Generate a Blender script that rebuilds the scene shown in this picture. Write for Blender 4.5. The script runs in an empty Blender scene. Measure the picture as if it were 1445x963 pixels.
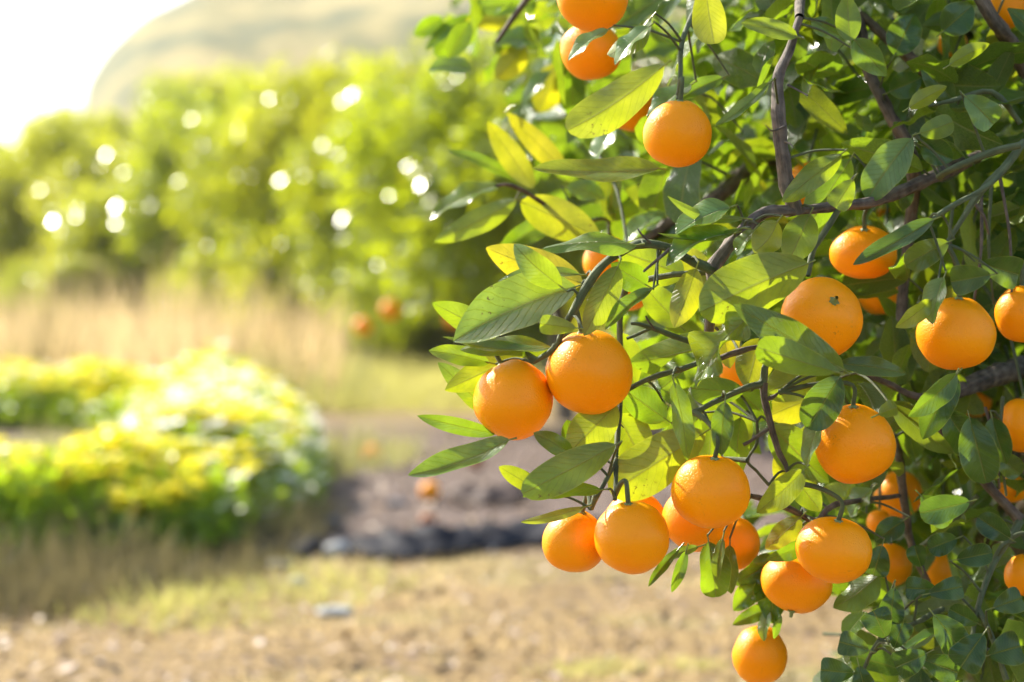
import bpy, math, random
import numpy as np
from mathutils import Vector, Matrix, noise as mnoise

random.seed(7)
rng = np.random.default_rng(7)
S = bpy.context.scene
COL = S.collection

# ------------------------------------------------------------------ camera, world, sun, exposure
F = 2810.0                      # focal length in photograph pixels (70 mm on a 36 mm sensor)
CAM = Vector((0.0, 0.0, 0.85))
PITCH = math.radians(1.55)      # looking slightly down
cam = bpy.data.cameras.new('camera')
camo = bpy.data.objects.new('camera', cam)
COL.objects.link(camo)
camo.location = CAM
camo.rotation_euler = (math.pi / 2 - PITCH, 0, 0)
cam.lens = 70.0
cam.sensor_width = 36.0
cam.clip_start = 0.05
cam.clip_end = 3000
cam.dof.use_dof = True
cam.dof.focus_distance = 1.69
cam.dof.aperture_fstop = 4.1
cam.dof.aperture_blades = 0
S.camera = camo

SUN = Vector((-0.58, 0.56, 0.60)).normalized()      # towards the sun: behind the orchard, upper left
world = bpy.data.worlds.new("World")
S.world = world
world.use_nodes = True
wn = world.node_tree.nodes
sky = wn.new('ShaderNodeTexSky')
sky.sky_type = 'NISHITA'
sky.sun_disc = False
sky.sun_elevation = math.asin(SUN.z)
sky.sun_rotation = math.atan2(SUN.x, SUN.y)
sky.air_density = 1.0
sky.dust_density = 2.0
sky.ozone_density = 1.0
world.node_tree.links.new(sky.outputs[0], wn['Background'].inputs['Color'])
wn['Background'].inputs['Strength'].default_value = 0.118

sl = bpy.data.lights.new('sun', 'SUN')
sl.energy = 3.9
sl.angle = math.radians(0.5)
sl.color = (1.0, 0.93, 0.80)
so = bpy.data.objects.new('sun', sl)
COL.objects.link(so)
so.location = (-6, 6, 8)
so.rotation_euler = (-SUN).to_track_quat('-Z', 'Y').to_euler()

S.view_settings.view_transform = 'Standard'
S.view_settings.look = 'None'
S.view_settings.exposure = 1.66
S.view_settings.gamma = 1.0
S.render.engine = 'CYCLES'
S.cycles.use_denoising = True
S.cycles.max_bounces = 7
S.cycles.diffuse_bounces = 3
S.cycles.glossy_bounces = 2
S.cycles.transmission_bounces = 5
S.cycles.volume_bounces = 0
S.cycles.transparent_max_bounces = 6
S.cycles.sample_clamp_indirect = 6.0
S.cycles.caustics_reflective = False
S.cycles.caustics_refractive = False

HZ = 481.5 - F * math.tan(PITCH)      # photograph row of the horizon
_cp, _sp = math.cos(PITCH), math.sin(PITCH)


def at(px, py, d):
    """world point seen at photograph pixel (px, py), d metres in front of the lens"""
    x = (px - 722.5) / F * d
    z = (481.5 - py) / F * d
    return Vector((x, d * _cp + z * _sp, CAM.z - d * _sp + z * _cp))


# ------------------------------------------------------------------ helpers
def link(name, me, parent=None, mats=()):
    o = bpy.data.objects.new(name, me)
    COL.objects.link(o)
    if parent is not None:
        o.parent = parent
    for m in mats:
        me.materials.append(m)
    return o


def tag(o, label=None, cat=None, group=None, kind=None):
    if label: o['label'] = label
    if cat: o['category'] = cat
    if group: o['group'] = group
    if kind: o['kind'] = kind
    return o


def empty(name, loc=(0, 0, 0)):
    o = bpy.data.objects.new(name, None)
    o.empty_display_size = 0.05
    COL.objects.link(o)
    o.location = loc
    return o


def mesh_np(name, V, Fc, mats=(), uv=None, midx=None, attrs=None, smooth=True):
    """V (n,3), Fc (m,k) all faces with k corners"""
    V = np.ascontiguousarray(V, dtype=np.float32)
    Fc = np.ascontiguousarray(Fc, dtype=np.int32)
    me = bpy.data.meshes.new(name)
    m, k = Fc.shape
    me.vertices.add(len(V))
    me.vertices.foreach_set('co', V.ravel())
    me.loops.add(m * k)
    me.loops.foreach_set('vertex_index', Fc.ravel())
    me.polygons.add(m)
    me.polygons.foreach_set('loop_start', np.arange(0, m * k, k, dtype=np.int32))
    me.polygons.foreach_set('loop_total', np.full(m, k, dtype=np.int32))
    if smooth:
        me.polygons.foreach_set('use_smooth', np.ones(m, dtype=bool))
    for mt in mats:
        me.materials.append(mt)
    if midx is not None:
        me.polygons.foreach_set('material_index', np.asarray(midx, dtype=np.int32))
    if uv is not None:
        l = me.uv_layers.new(name='leaf_uv')
        l.data.foreach_set('uv', np.asarray(uv, dtype=np.float32)[Fc.ravel()].ravel())
    for an, arr in (attrs or {}).items():
        a = me.attributes.new(an, 'FLOAT', 'POINT')
        a.data.foreach_set('value', np.asarray(arr, dtype=np.float32))
    me.update()
    me.validate()
    return me


def soup(name, tv, tf, R, T, mats=(), uv=None, rnd=None, midx=None, smooth=True):
    """many transformed copies of one small template joined: tv (k,3), tf (f,c), R (n,3,3) with scale, T (n,3)"""
    n, k = len(T), len(tv)
    V = np.einsum('nij,kj->nki', R, tv) + T[:, None, :]
    Fc = (tf[None] + (np.arange(n) * k)[:, None, None]).reshape(-1, tf.shape[1])
    U = None if uv is None else np.tile(uv, (n, 1))
    at_ = None if rnd is None else {'rnd': np.repeat(rnd, k)}
    mi = None if midx is None else np.repeat(midx, len(tf))
    return V.reshape(-1, 3), Fc, U, at_, mi


def merge(name, chunks, mats):
    """chunks of soup() output with equal face size -> one mesh"""
    V, Fc, U, A, M, off = [], [], [], [], [], 0
    for v, f, u, a, m in chunks:
        V.append(v); Fc.append(f + off); off += len(v)
        U.append(u if u is not None else np.zeros((len(v), 2)))
        A.append(a['rnd'] if a else np.zeros(len(v)))
        M.append(m if m is not None else np.zeros(len(f), int))
    return mesh_np(name, np.concatenate(V), np.concatenate(Fc), mats, np.concatenate(U), np.concatenate(M),
                   {'rnd': np.concatenate(A)})


def frames(x, n):
    """rotation matrices (n,3,3) with columns x, n×x, n; inputs (k,3) arrays"""
    x = x / np.linalg.norm(x, axis=1, keepdims=True)
    n = n - (n * x).sum(1, keepdims=True) * x
    n = n / np.maximum(np.linalg.norm(n, axis=1, keepdims=True), 1e-6)
    y = np.cross(n, x)
    return np.stack([x, y, n], axis=2)


def leaf_verts(nu, nv, peak=0.45, sharp=0.95, sag=0.08, fold=0.25, wave=0.10, wk=2.3, ph=0.0, lat=0.0, petiole=False, tipcurl=0.0):
    """unit leaf: x 0..1 base to tip, half width 0.5 at the widest, normal +z"""
    V, UV = [], []
    a = 0.62
    b = a * (1 - peak) / peak * sharp
    mx = max((u ** a) * ((1 - u) ** b) for u in [i / 200 for i in range(1, 200)])
    for i in range(nu + 1):
        u = i / nu
        ue = 0.004 + 0.992 * u
        h = 0.5 * (ue ** a) * ((1 - ue) ** b) / mx
        for j in range(nv + 1):
            v = -1 + 2 * j / nv
            y = h * v * math.cos(fold) + lat * 4 * u * (1 - u)
            z = h * abs(v) * math.sin(fold)
            z += wave * h * v * v * math.sin(6.283 * wk * u + ph + (1.3 if v > 0 else 0))
            z *= 1.0
            V.append((u, y, z, 4 * u * (1 - u) * sag - tipcurl * u ** 4))
            UV.append((u, v * 0.5 + 0.5))
    Fc = []
    w = nv + 1
    for i in range(nu):
        for j in range(nv):
            Fc.append((i * w + j, (i + 1) * w + j, (i + 1) * w + j + 1, i * w + j + 1))
    return np.array(V), np.array(Fc), np.array(UV)


def leaf_mesh(name, L, W, nu=14, nv=8, mats=(), rnd=0.5, pet=None, **kw):
    V, Fc, UV = leaf_verts(nu, nv, **kw)
    P = np.stack([V[:, 0] * L, V[:, 1] * W, V[:, 2] * W + V[:, 3] * L], 1)
    if pet:                                # petiole: a short thin prism continuing the midrib backwards
        pl, pr = pet
        base = len(P)
        ex, eu = [], []
        for x, r in ((-pl, pr), (-pl * 0.5, pr * 0.8), (0.0, pr * 0.8), (L * 0.06, pr * 0.6)):
            for k in range(4):
                t = math.pi / 4 + k * math.pi / 2
                ex.append((x, r * math.cos(t), r * math.sin(t) - 0.15 * max(0, -x) + (4 * 0.06 * kw.get('sag', .08) * L if x > 0 else 0)))
                eu.append((0.02, 0.5))
        P = np.concatenate([P, np.array(ex)])
        UV = np.concatenate([UV, np.array(eu)])
        f2 = [(base + s * 4 + k, base + s * 4 + (k + 1) % 4, base + s * 4 + 4 + (k + 1) % 4, base + s * 4 + 4 + k) for s in range(3) for k in range(4)]
        Fc = np.concatenate([Fc, np.array(f2)])
    return mesh_np(name, P, Fc, mats, UV, None, {'rnd': np.full(len(P), rnd)})


def tube_data(pts, radii, nseg=8, rough=0.0, seed=0, cap=True):
    """swept tube through pts, Catmull-Rom smoothed"""
    P = [Vector(p) for p in pts]
    pp, rr = [], []
    n = len(P)
    sub = 4 if n > 2 else 2
    for i in range(n - 1):
        p0, p1, p2, p3 = P[max(i - 1, 0)], P[i], P[i + 1], P[min(i + 2, n - 1)]
        for s in range(sub):
            t = s / sub
            q = 0.5 * ((2 * p1) + (p2 - p0) * t + (2 * p0 - 5 * p1 + 4 * p2 - p3) * t * t + (3 * p1 - p0 - 3 * p2 + p3) * t ** 3)
            pp.append(q); rr.append(radii[i] * (1 - t) + radii[i + 1] * t)
    pp.append(P[-1]); rr.append(radii[-1])
    V, UV = [], []
    up = Vector((0.13, -0.9, 0.21)).normalized()
    ln = 0
    for i, (q, r) in enumerate(zip(pp, rr)):
        d = (pp[min(i + 1, len(pp) - 1)] - pp[max(i - 1, 0)])
        if d.length < 1e-7: d = Vector((0, 0, 1))
        d.normalize()
        a = up - d * up.dot(d)
        if a.length < 1e-3: a = d.orthogonal()
        a.normalize(); up = a
        b = d.cross(a)
        if i: ln += (q - pp[i - 1]).length
        for k in range(nseg):
            t = 2 * math.pi * k / nseg
            rad = r
            if rough:
                rad *= 1 + rough * mnoise.noise(Vector((q.x * 60 + seed, q.z * 60 + k * 1.7, q.y * 60)))
            V.append(q + (a * math.cos(t) + b * math.sin(t)) * rad)
            UV.append((ln, k / nseg))
    Fc = []
    for i in range(len(pp) - 1):
        for k in range(nseg):
            k2 = (k + 1) % nseg
            Fc.append((i * nseg + k, i * nseg + k2, (i + 1) * nseg + k2, (i + 1) * nseg + k))
    return np.array([tuple(v) for v in V]), np.array(Fc), np.array(UV)


# ------------------------------------------------------------------ materials
def mat(name):
    m = bpy.data.materials.new(name)
    m.use_nodes = True
    nt = m.node_tree
    nt.nodes.clear()
    return m, nt, nt.nodes, nt.links


def nd(nt, typ, **kw):
    n = nt.nodes.new(typ)
    for k, v in kw.items():
        if k.startswith('_'):
            setattr(n, k[1:], v)
        else:
            n.inputs[k.replace('__', ' ')].default_value = v
    return n


def ramp(nt, stops, interp='LINEAR'):
    n = nt.nodes.new('ShaderNodeValToRGB')
    n.color_ramp.interpolation = interp
    e = n.color_ramp.elements
    while len(e) < len(stops): e.new(0.5)
    for el, (p, c) in zip(e, stops):
        el.position = p
        el.color = (*c, 1) if len(c) == 3 else c
    return n


def mathn(nt, op, a, b=None, c=None, clamp=False):
    n = nt.nodes.new('ShaderNodeMath')
    n.operation = op
    n.use_clamp = clamp
    for i, v in enumerate((a, b, c)):
        if v is None: continue
        if isinstance(v, (int, float)): n.inputs[i].default_value = v
        else: nt.links.new(v, n.inputs[i])
    return n.outputs[0]


def mixc(nt, fac, a, b, typ='MIX'):
    n = nt.nodes.new('ShaderNodeMix')
    n.data_type = 'RGBA'
    n.blend_type = typ
    for sock, v in ((n.inputs[0], fac), (n.inputs[6], a), (n.inputs[7], b)):
        if isinstance(v, (int, float)): sock.default_value = v
        elif isinstance(v, tuple): sock.default_value = (*v, 1)
        else: nt.links.new(v, sock)
    return n.outputs[2]


def leaf_material(name, detail=True, top=(0.026, 0.085, 0.012), under=(0.085, 0.155, 0.035), trans=(0.32, 0.52, 0.01),
                  yellow=(0.74, 0.66, 0.01), rough=0.20, tw=0.36, ybias=0.0):
    m, nt, N, L = mat(name)
    out = N.new('ShaderNodeOutputMaterial')
    info = N.new('ShaderNodeObjectInfo')
    at_r = nd(nt, 'ShaderNodeAttribute', _attribute_name='rnd')
    r = mathn(nt, 'FRACT', mathn(nt, 'ADD', at_r.outputs['Fac'], info.outputs['Random']))
    sep = N.new('ShaderNodeSeparateColor')
    L.new(info.outputs['Color'], sep.inputs[0])
    yel = mathn(nt, 'ADD', sep.outputs[0], mathn(nt, 'MULTIPLY', mathn(nt, 'POWER', r, 5.0), 0.35), clamp=True)
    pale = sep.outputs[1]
    geo = N.new('ShaderNodeNewGeometry')
    uvn = nd(nt, 'ShaderNodeUVMap', _uv_map='leaf_uv')
    sx = N.new('ShaderNodeSeparateXYZ')
    L.new(uvn.outputs[0], sx.inputs[0])
    u, v = sx.outputs[0], sx.outputs[1]
    av = mathn(nt, 'ABSOLUTE', mathn(nt, 'SUBTRACT', mathn(nt, 'MULTIPLY', v, 2.0), 1.0))
    # midrib and side veins drawn in leaf coordinates
    rib = mathn(nt, 'SUBTRACT', 1.0, mathn(nt, 'DIVIDE', av, 0.075), clamp=True)
    edge = mathn(nt, 'MULTIPLY', mathn(nt, 'SUBTRACT', av, 0.93), 14.0, clamp=True)
    top_c = mixc(nt, mathn(nt, 'MULTIPLY', r, 0.8), top, tuple(min(1, c * 1.55 + 0.01) for c in top))
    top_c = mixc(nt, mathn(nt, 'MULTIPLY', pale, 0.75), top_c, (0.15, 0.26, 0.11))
    top_c = mixc(nt, mathn(nt, 'MULTIPLY', yel, 0.75), top_c, (0.24, 0.30, 0.03))
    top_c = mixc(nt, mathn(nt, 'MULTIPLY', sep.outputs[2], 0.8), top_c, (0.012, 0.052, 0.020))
    und_c = mixc(nt, mathn(nt, 'MULTIPLY', yel, 0.7), under, (0.27, 0.32, 0.06))
    tr_c = mixc(nt, yel, trans, yellow)
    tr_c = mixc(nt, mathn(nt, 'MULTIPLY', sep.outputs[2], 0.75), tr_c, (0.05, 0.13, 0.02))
    base = mixc(nt, geo.outputs['Backfacing'], top_c, und_c)
    norm = None
    if detail:
        tc = nd(nt, 'ShaderNodeTexCoord')
        slant = mathn(nt, 'SUBTRACT', mathn(nt, 'MULTIPLY', u, 11.0), mathn(nt, 'MULTIPLY', av, 2.6))
        nz = nd(nt, 'ShaderNodeTexNoise', Scale=60.0, Detail=2.0)
        L.new(tc.outputs['Object'], nz.inputs['Vector'])
        sl2 = mathn(nt, 'ADD', slant, mathn(nt, 'MULTIPLY', nz.outputs['Fac'], 0.9))
        tri = mathn(nt, 'PINGPONG', sl2, 0.5)
        vein = mathn(nt, 'SUBTRACT', 1.0, mathn(nt, 'DIVIDE', tri, 0.09), clamp=True)
        nb = nd(nt, 'ShaderNodeTexNoise', Scale=38.0, Detail=4.0, Roughness=0.6)
        L.new(tc.outputs['Object'], nb.inputs['Vector'])
        mott = ramp(nt, [(0.35, (0.75, 0.78, 0.7)), (0.7, (1.3, 1.22, 1.2))])
        L.new(nb.outputs['Fac'], mott.inputs[0])
        base = mixc(nt, 1.0, base, mott.outputs[0], 'MULTIPLY')
        base = mixc(nt, mathn(nt, 'MULTIPLY', vein, 0.35), base, (0.22, 0.28, 0.09))
        tr_c = mixc(nt, mathn(nt, 'MULTIPLY', vein, 0.28), tr_c, (0.12, 0.20, 0.01))
        tr_c = mixc(nt, 1.0, tr_c, mott.outputs[0], 'MULTIPLY')
        base = mixc(nt, mathn(nt, 'MULTIPLY', rib, 0.7), base, (0.34, 0.37, 0.10))
        tr_c = mixc(nt, mathn(nt, 'MULTIPLY', rib, 0.7), tr_c, (0.14, 0.16, 0.02))
        # brown scars and specks
        sc = nd(nt, 'ShaderNodeTexNoise', Scale=260.0, Detail=5.0)
        L.new(tc.outputs['Object'], sc.inputs['Vector'])
        s2 = nd(nt, 'ShaderNodeTexNoise', Scale=21.0, Detail=1.0)
        L.new(tc.outputs['Object'], s2.inputs['Vector'])
        spot = mathn(nt, 'MULTIPLY', mathn(nt, 'MULTIPLY', mathn(nt, 'SUBTRACT', sc.outputs['Fac'], 0.60), 12.0, clamp=True),
                     mathn(nt, 'MULTIPLY', mathn(nt, 'SUBTRACT', s2.outputs['Fac'], 0.66), 10.0, clamp=True))
        base = mixc(nt, mathn(nt, 'MULTIPLY', spot, 0.8), base, (0.10, 0.055, 0.03))
        tr_c = mixc(nt, mathn(nt, 'MULTIPLY', spot, 0.8), tr_c, (0.09, 0.04, 0.01))
        hgt = mathn(nt, 'ADD', mathn(nt, 'MULTIPLY', vein, -0.35), mathn(nt, 'MULTIPLY', rib, -0.9))
        hgt = mathn(nt, 'ADD', hgt, mathn(nt, 'MULTIPLY', nb.outputs['Fac'], 0.9))
        bp = nd(nt, 'ShaderNodeBump', Strength=0.7, Distance=0.0018)
        L.new(hgt, bp.inputs['Height'])
        norm = bp.outputs[0]
    base = mixc(nt, mathn(nt, 'MULTIPLY', edge, 0.6), base, (0.36, 0.38, 0.08))
    pb = nd(nt, 'ShaderNodeBsdfPrincipled', Roughness=rough)
    L.new(base, pb.inputs['Base Color'])
    rr = mathn(nt, 'ADD', rough, mathn(nt, 'MULTIPLY', geo.outputs['Backfacing'], 0.22))
    L.new(rr, pb.inputs['Roughness'])
    tb = N.new('ShaderNodeBsdfTranslucent')
    L.new(tr_c, tb.inputs['Color'])
    if norm is not None:
        L.new(norm, pb.inputs['Normal'])
    mx = N.new('ShaderNodeMixShader')
    mx.inputs[0].default_value = tw
    L.new(pb.outputs[0], mx.inputs[1])
    L.new(tb.outputs[0], mx.inputs[2])
    L.new(mx.outputs[0], out.inputs[0])
    return m


def bark_material(name, c1, c2, scale=90):
    m, nt, N, L = mat(name)
    out = N.new('ShaderNodeOutputMaterial')
    tc = nd(nt, 'ShaderNodeUVMap', _uv_map='leaf_uv')
    mp = nd(nt, 'ShaderNodeMapping')
    mp.inputs['Scale'].default_value = (40, 14, 1)
    L.new(tc.outputs[0], mp.inputs[0])
    nz = nd(nt, 'ShaderNodeTexNoise', Scale=1.0, Detail=5.0, Roughness=0.7)
    L.new(mp.outputs[0], nz.inputs['Vector'])
    g = nd(nt, 'ShaderNodeTexCoord')
    n2 = nd(nt, 'ShaderNodeTexNoise', Scale=float(scale), Detail=4.0)
    L.new(g.outputs['Object'], n2.inputs['Vector'])
    f = mathn(nt, 'MULTIPLY', mathn(nt, 'ADD', nz.outputs['Fac'], n2.outputs['Fac']), 0.5)
    r = ramp(nt, [(0.35, c1), (0.62, c2)])
    L.new(f, r.inputs[0])
    pb = nd(nt, 'ShaderNodeBsdfPrincipled', Roughness=0.75)
    L.new(r.outputs[0], pb.inputs['Base Color'])
    bp = nd(nt, 'ShaderNodeBump', Strength=1.0, Distance=0.003)
    L.new(f, bp.inputs['Height'])
    L.new(bp.outputs[0], pb.inputs['Normal'])
    L.new(pb.outputs[0], out.inputs[0])
    return m


def peel_material(name, base=(1.0, 0.385, 0.0), deep=(0.98, 0.285, 0.0)):
    m, nt, N, L = mat(name)
    out = N.new('ShaderNodeOutputMaterial')
    tc = nd(nt, 'ShaderNodeTexCoord')
    info = N.new('ShaderNodeObjectInfo')
    mp = nd(nt, 'ShaderNodeMapping')
    L.new(tc.outputs['Object'], mp.inputs[0])
    cmb = N.new('ShaderNodeCombineXYZ')
    for i in range(3): L.new(mathn(nt, 'MULTIPLY', info.outputs['Random'], 5.0 + i), cmb.inputs[i])
    L.new(cmb.outputs[0], mp.inputs['Location'])
    big = nd(nt, 'ShaderNodeTexNoise', Scale=22.0, Detail=3.0)
    L.new(mp.outputs[0], big.inputs['Vector'])
    col = mixc(nt, big.outputs['Fac'], base, deep)
    col = mixc(nt, mathn(nt, 'MULTIPLY', info.outputs['Random'], 0.35), col, deep)
    # small scars and specks
    sc = nd(nt, 'ShaderNodeTexNoise', Scale=420.0, Detail=2.0)
    L.new(mp.outputs[0], sc.inputs['Vector'])
    s2 = nd(nt, 'ShaderNodeTexNoise', Scale=34.0, Detail=2.0)
    L.new(mp.outputs[0], s2.inputs['Vector'])
    spot = mathn(nt, 'MULTIPLY', mathn(nt, 'MULTIPLY', mathn(nt, 'SUBTRACT', sc.outputs['Fac'], 0.58), 9.0, clamp=True),
                 mathn(nt, 'MULTIPLY', mathn(nt, 'SUBTRACT', s2.outputs['Fac'], 0.62), 9.0, clamp=True))
    col = mixc(nt, mathn(nt, 'MULTIPLY', spot, 0.55), col, (0.35, 0.13, 0.02))
    # pores
    vo = nd(nt, 'ShaderNodeTexVoronoi', Scale=470.0)
    L.new(mp.outputs[0], vo.inputs['Vector'])
    pore = ramp(nt, [(0.0, (0, 0, 0)), (0.45, (1, 1, 1))])
    L.new(vo.outputs['Distance'], pore.inputs[0])
    bp = nd(nt, 'ShaderNodeBump', Strength=0.42, Distance=0.0007)
    hg = mathn(nt, 'ADD', pore.outputs[0], mathn(nt, 'MULTIPLY', big.outputs['Fac'], 2.0))
    L.new(hg, bp.inputs['Height'])
    pb = nd(nt, 'ShaderNodeBsdfPrincipled', Roughness=0.37)
    pb.inputs['Specular IOR Level'].default_value = 0.24
    pb.inputs['Subsurface Weight'].default_value = 0.10
    pb.inputs['Subsurface Radius'].default_value = (1.0, 0.30, 0.02)
    pb.inputs['Subsurface Scale'].default_value = 0.010
    L.new(col, pb.inputs['Base Color'])
    L.new(bp.outputs[0], pb.inputs['Normal'])
    L.new(pb.outputs[0], out.inputs[0])
    return m


def flat_material(name, col, rough=0.7, var=None, scale=30.0, tr=None, tw=0.0, bump=0.0, spec=0.5, rndvar=0.0):
    m, nt, N, L = mat(name)
    out = N.new('ShaderNodeOutputMaterial')
    pb = nd(nt, 'ShaderNodeBsdfPrincipled', Roughness=rough)
    pb.inputs['Specular IOR Level'].default_value = spec
    tc = nd(nt, 'ShaderNodeTexCoord')
    nz = nd(nt, 'ShaderNodeTexNoise', Scale=scale, Detail=4.0)
    L.new(tc.outputs['Object'], nz.inputs['Vector'])
    c = mixc(nt, mathn(nt, 'MULTIPLY', mathn(nt, 'SUBTRACT', nz.outputs['Fac'], 0.3), 2.4, clamp=True), col, var or tuple(x * 0.7 for x in col))
    if rndvar:
        ar = nd(nt, 'ShaderNodeAttribute', _attribute_name='rnd')
        c = mixc(nt, mathn(nt, 'MULTIPLY', ar.outputs['Fac'], rndvar), c, var or tuple(x * 0.5 for x in col))
    L.new(c, pb.inputs['Base Color'])
    if bump:
        bp = nd(nt, 'ShaderNodeBump', Strength=0.8, Distance=bump)
        L.new(nz.outputs['Fac'], bp.inputs['Height'])
        L.new(bp.outputs[0], pb.inputs['Normal'])
    if tw:
        tb = N.new('ShaderNodeBsdfTranslucent')
        tb.inputs[0].default_value = (*(tr or col), 1)
        mx = N.new('ShaderNodeMixShader')
        mx.inputs[0].default_value = tw
        L.new(pb.outputs[0], mx.inputs[1]); L.new(tb.outputs[0], mx.inputs[2])
        L.new(mx.outputs[0], out.inputs[0])
    else:
        L.new(pb.outputs[0], out.inputs[0])
    return m


M_LEAF = leaf_material('citrus_leaf')
M_LEAF_FAR = leaf_material('orchard_leaf', detail=False, top=(0.035, 0.085, 0.010), trans=(0.50, 0.62, 0.01), yellow=(0.88, 0.82, 0.01), rough=0.23, tw=0.44)
M_BARK = bark_material('dark_bark', (0.018, 0.012, 0.009), (0.20, 0.155, 0.115))
M_TWIG = bark_material('green_twig', (0.055, 0.075, 0.03), (0.13, 0.16, 0.07))
M_PEEL = peel_material('orange_peel')
M_CALYX = flat_material('calyx', (0.13, 0.19, 0.05), 0.6, (0.22, 0.25, 0.09))
M_ROT = peel_material('rotting_peel', (0.50, 0.15, 0.03), (0.25, 0.07, 0.02))

# ------------------------------------------------------------------ ground, path, hill
def ground_height(x, y):
    z = 0.0
    if y > 60: z += 0.075 * (min(y, 150) - 60)
    return z


def hgt_np(x, y):
    z = 0.075 * np.clip(np.minimum(y, 150) - 60, 0, None)
    return z


def relief(x, y):
    return 0.012 * mnoise.noise(Vector((x * 2.1, y * 2.1, 0))) + 0.008 * mnoise.noise(Vector((x * 7, y * 7, 3))) + 0.004 * mnoise.noise(Vector((x * 23, y * 23, 9)))


xs = np.concatenate([[-900, -400, -200, -100, -60, -35, -20, -12], np.linspace(-8, 8, 200), [12, 20, 35, 60, 100, 200, 400, 900]])
ys = np.concatenate([[-400, -60, -10, -2, 1.5], np.linspace(3.0, 14, 220), np.linspace(14.5, 40, 40), np.linspace(44, 160, 40), [220, 400, 900, 1600]])
GX, GY = np.meshgrid(xs, ys)
GZ = hgt_np(GX, GY)
for i in range(GZ.shape[0]):
    for j in range(GZ.shape[1]):
        if 1 < GY[i, j] < 42 and abs(GX[i, j]) < 9:
            GZ[i, j] += relief(GX[i, j], GY[i, j])
nx, ny = len(xs), len(ys)
idx = np.arange(nx * ny).reshape(ny, nx)
GF = np.stack([idx[:-1, :-1], idx[:-1, 1:], idx[1:, 1:], idx[1:, :-1]], -1).reshape(-1, 4)


def ground_material():
    m, nt, N, L = mat('orchard_floor')
    out = N.new('ShaderNodeOutputMaterial')
    g = nd(nt, 'ShaderNodeNewGeometry')
    pos = g.outputs['Position']

    def nz(scale, detail=4.0, rough=0.6, loc=(0, 0, 0)):
        mp = nd(nt, 'ShaderNodeMapping'); mp.inputs['Location'].default_value = loc
        L.new(pos, mp.inputs[0])
        n = nd(nt, 'ShaderNodeTexNoise', Scale=scale, Detail=detail, Roughness=rough)
        L.new(mp.outputs[0], n.inputs['Vector'])
        return n.outputs['Fac']
    sp = N.new('ShaderNodeSeparateXYZ'); L.new(pos, sp.inputs[0])
    X, Y = sp.outputs[0], sp.outputs[1]
    fine = ramp(nt, [(0.30, (0.06, 0.035, 0.016)), (0.44, (0.20, 0.13, 0.055)), (0.56, (0.31, 0.21, 0.085)), (0.74, (0.48, 0.37, 0.17))])
    L.new(nz(34.0, 6.0, 0.75), fine.inputs[0])
    soil = ramp(nt, [(0.3, (0.05, 0.035, 0.028)), (0.52, (0.14, 0.10, 0.082)), (0.75, (0.28, 0.20, 0.155))])  # soil tones darkened to carry the shade under the trees
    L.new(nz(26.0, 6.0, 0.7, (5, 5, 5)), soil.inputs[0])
    # trees' shade painted in as greyer soil beyond six metres, straw before it
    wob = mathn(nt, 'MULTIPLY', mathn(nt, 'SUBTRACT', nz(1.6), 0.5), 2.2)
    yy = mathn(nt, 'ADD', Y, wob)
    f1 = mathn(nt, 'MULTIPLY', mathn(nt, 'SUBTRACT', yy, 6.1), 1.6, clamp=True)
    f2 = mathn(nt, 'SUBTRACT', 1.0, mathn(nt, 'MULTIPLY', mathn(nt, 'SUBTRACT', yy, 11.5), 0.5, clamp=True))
    bare = mathn(nt, 'MULTIPLY', f1, f2)  # mask of the painted shade strip
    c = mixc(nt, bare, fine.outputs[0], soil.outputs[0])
    # green and yellow-green patches of low grass
    gr = ramp(nt, [(0.54, (0, 0, 0)), (0.66, (1, 1, 1))])
    L.new(nz(1.3, 3.0, 0.6, (2, 9, 0)), gr.inputs[0])
    far = mathn(nt, 'MULTIPLY', mathn(nt, 'SUBTRACT', Y, 12.5), 0.4, clamp=True)
    gf = mathn(nt, 'MULTIPLY', gr.outputs[0], mathn(nt, 'SUBTRACT', 1.0, mathn(nt, 'MULTIPLY', bare, 0.9)))
    gf = mathn(nt, 'MULTIPLY', mathn(nt, 'MAXIMUM', mathn(nt, 'MULTIPLY', gf, 0.6), mathn(nt, 'MULTIPLY', far, 0.25)), nz(12.0), clamp=True)
    c = mixc(nt, gf, c, (0.25, 0.30, 0.07))
    pb = nd(nt, 'ShaderNodeBsdfPrincipled', Roughness=0.9)
    pb.inputs['Specular IOR Level'].default_value = 0.25
    L.new(c, pb.inputs['Base Color'])
    bp = nd(nt, 'ShaderNodeBump', Strength=0.9, Distance=0.02)
    L.new(nz(30.0, 6.0, 0.75), bp.inputs['Height'])
    L.new(bp.outputs[0], pb.inputs['Normal'])
    L.new(pb.outputs[0], out.inputs[0])
    return m


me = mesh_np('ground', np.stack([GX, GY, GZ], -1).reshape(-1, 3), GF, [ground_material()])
tag(link('ground', me), 'straw coloured orchard floor with dry litter and soil with tree shade painted in', None, None, 'structure')

# hill behind: outline measured as (photo column, photo row) at 300 m
hill_prof = [(-400, 402), (-60, 398), (60, 380), (95, 300), (108, 215), (116, 165), (128, 132), (152, 98), (182, 70), (210, 50), (250, 34), (290, 17), (345, 9),
             (400, 2), (440, 6), (500, -2), (600, -22), (760, -45), (1000, -70), (1300, -60), (1700, -20), (2300, 120), (3000, 330), (3600, 398)]
HD = 300.0
hp = [((p - 722.5) / F * HD, (HZ - r) / F * HD + 0.85) for p, r in hill_prof]


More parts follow.
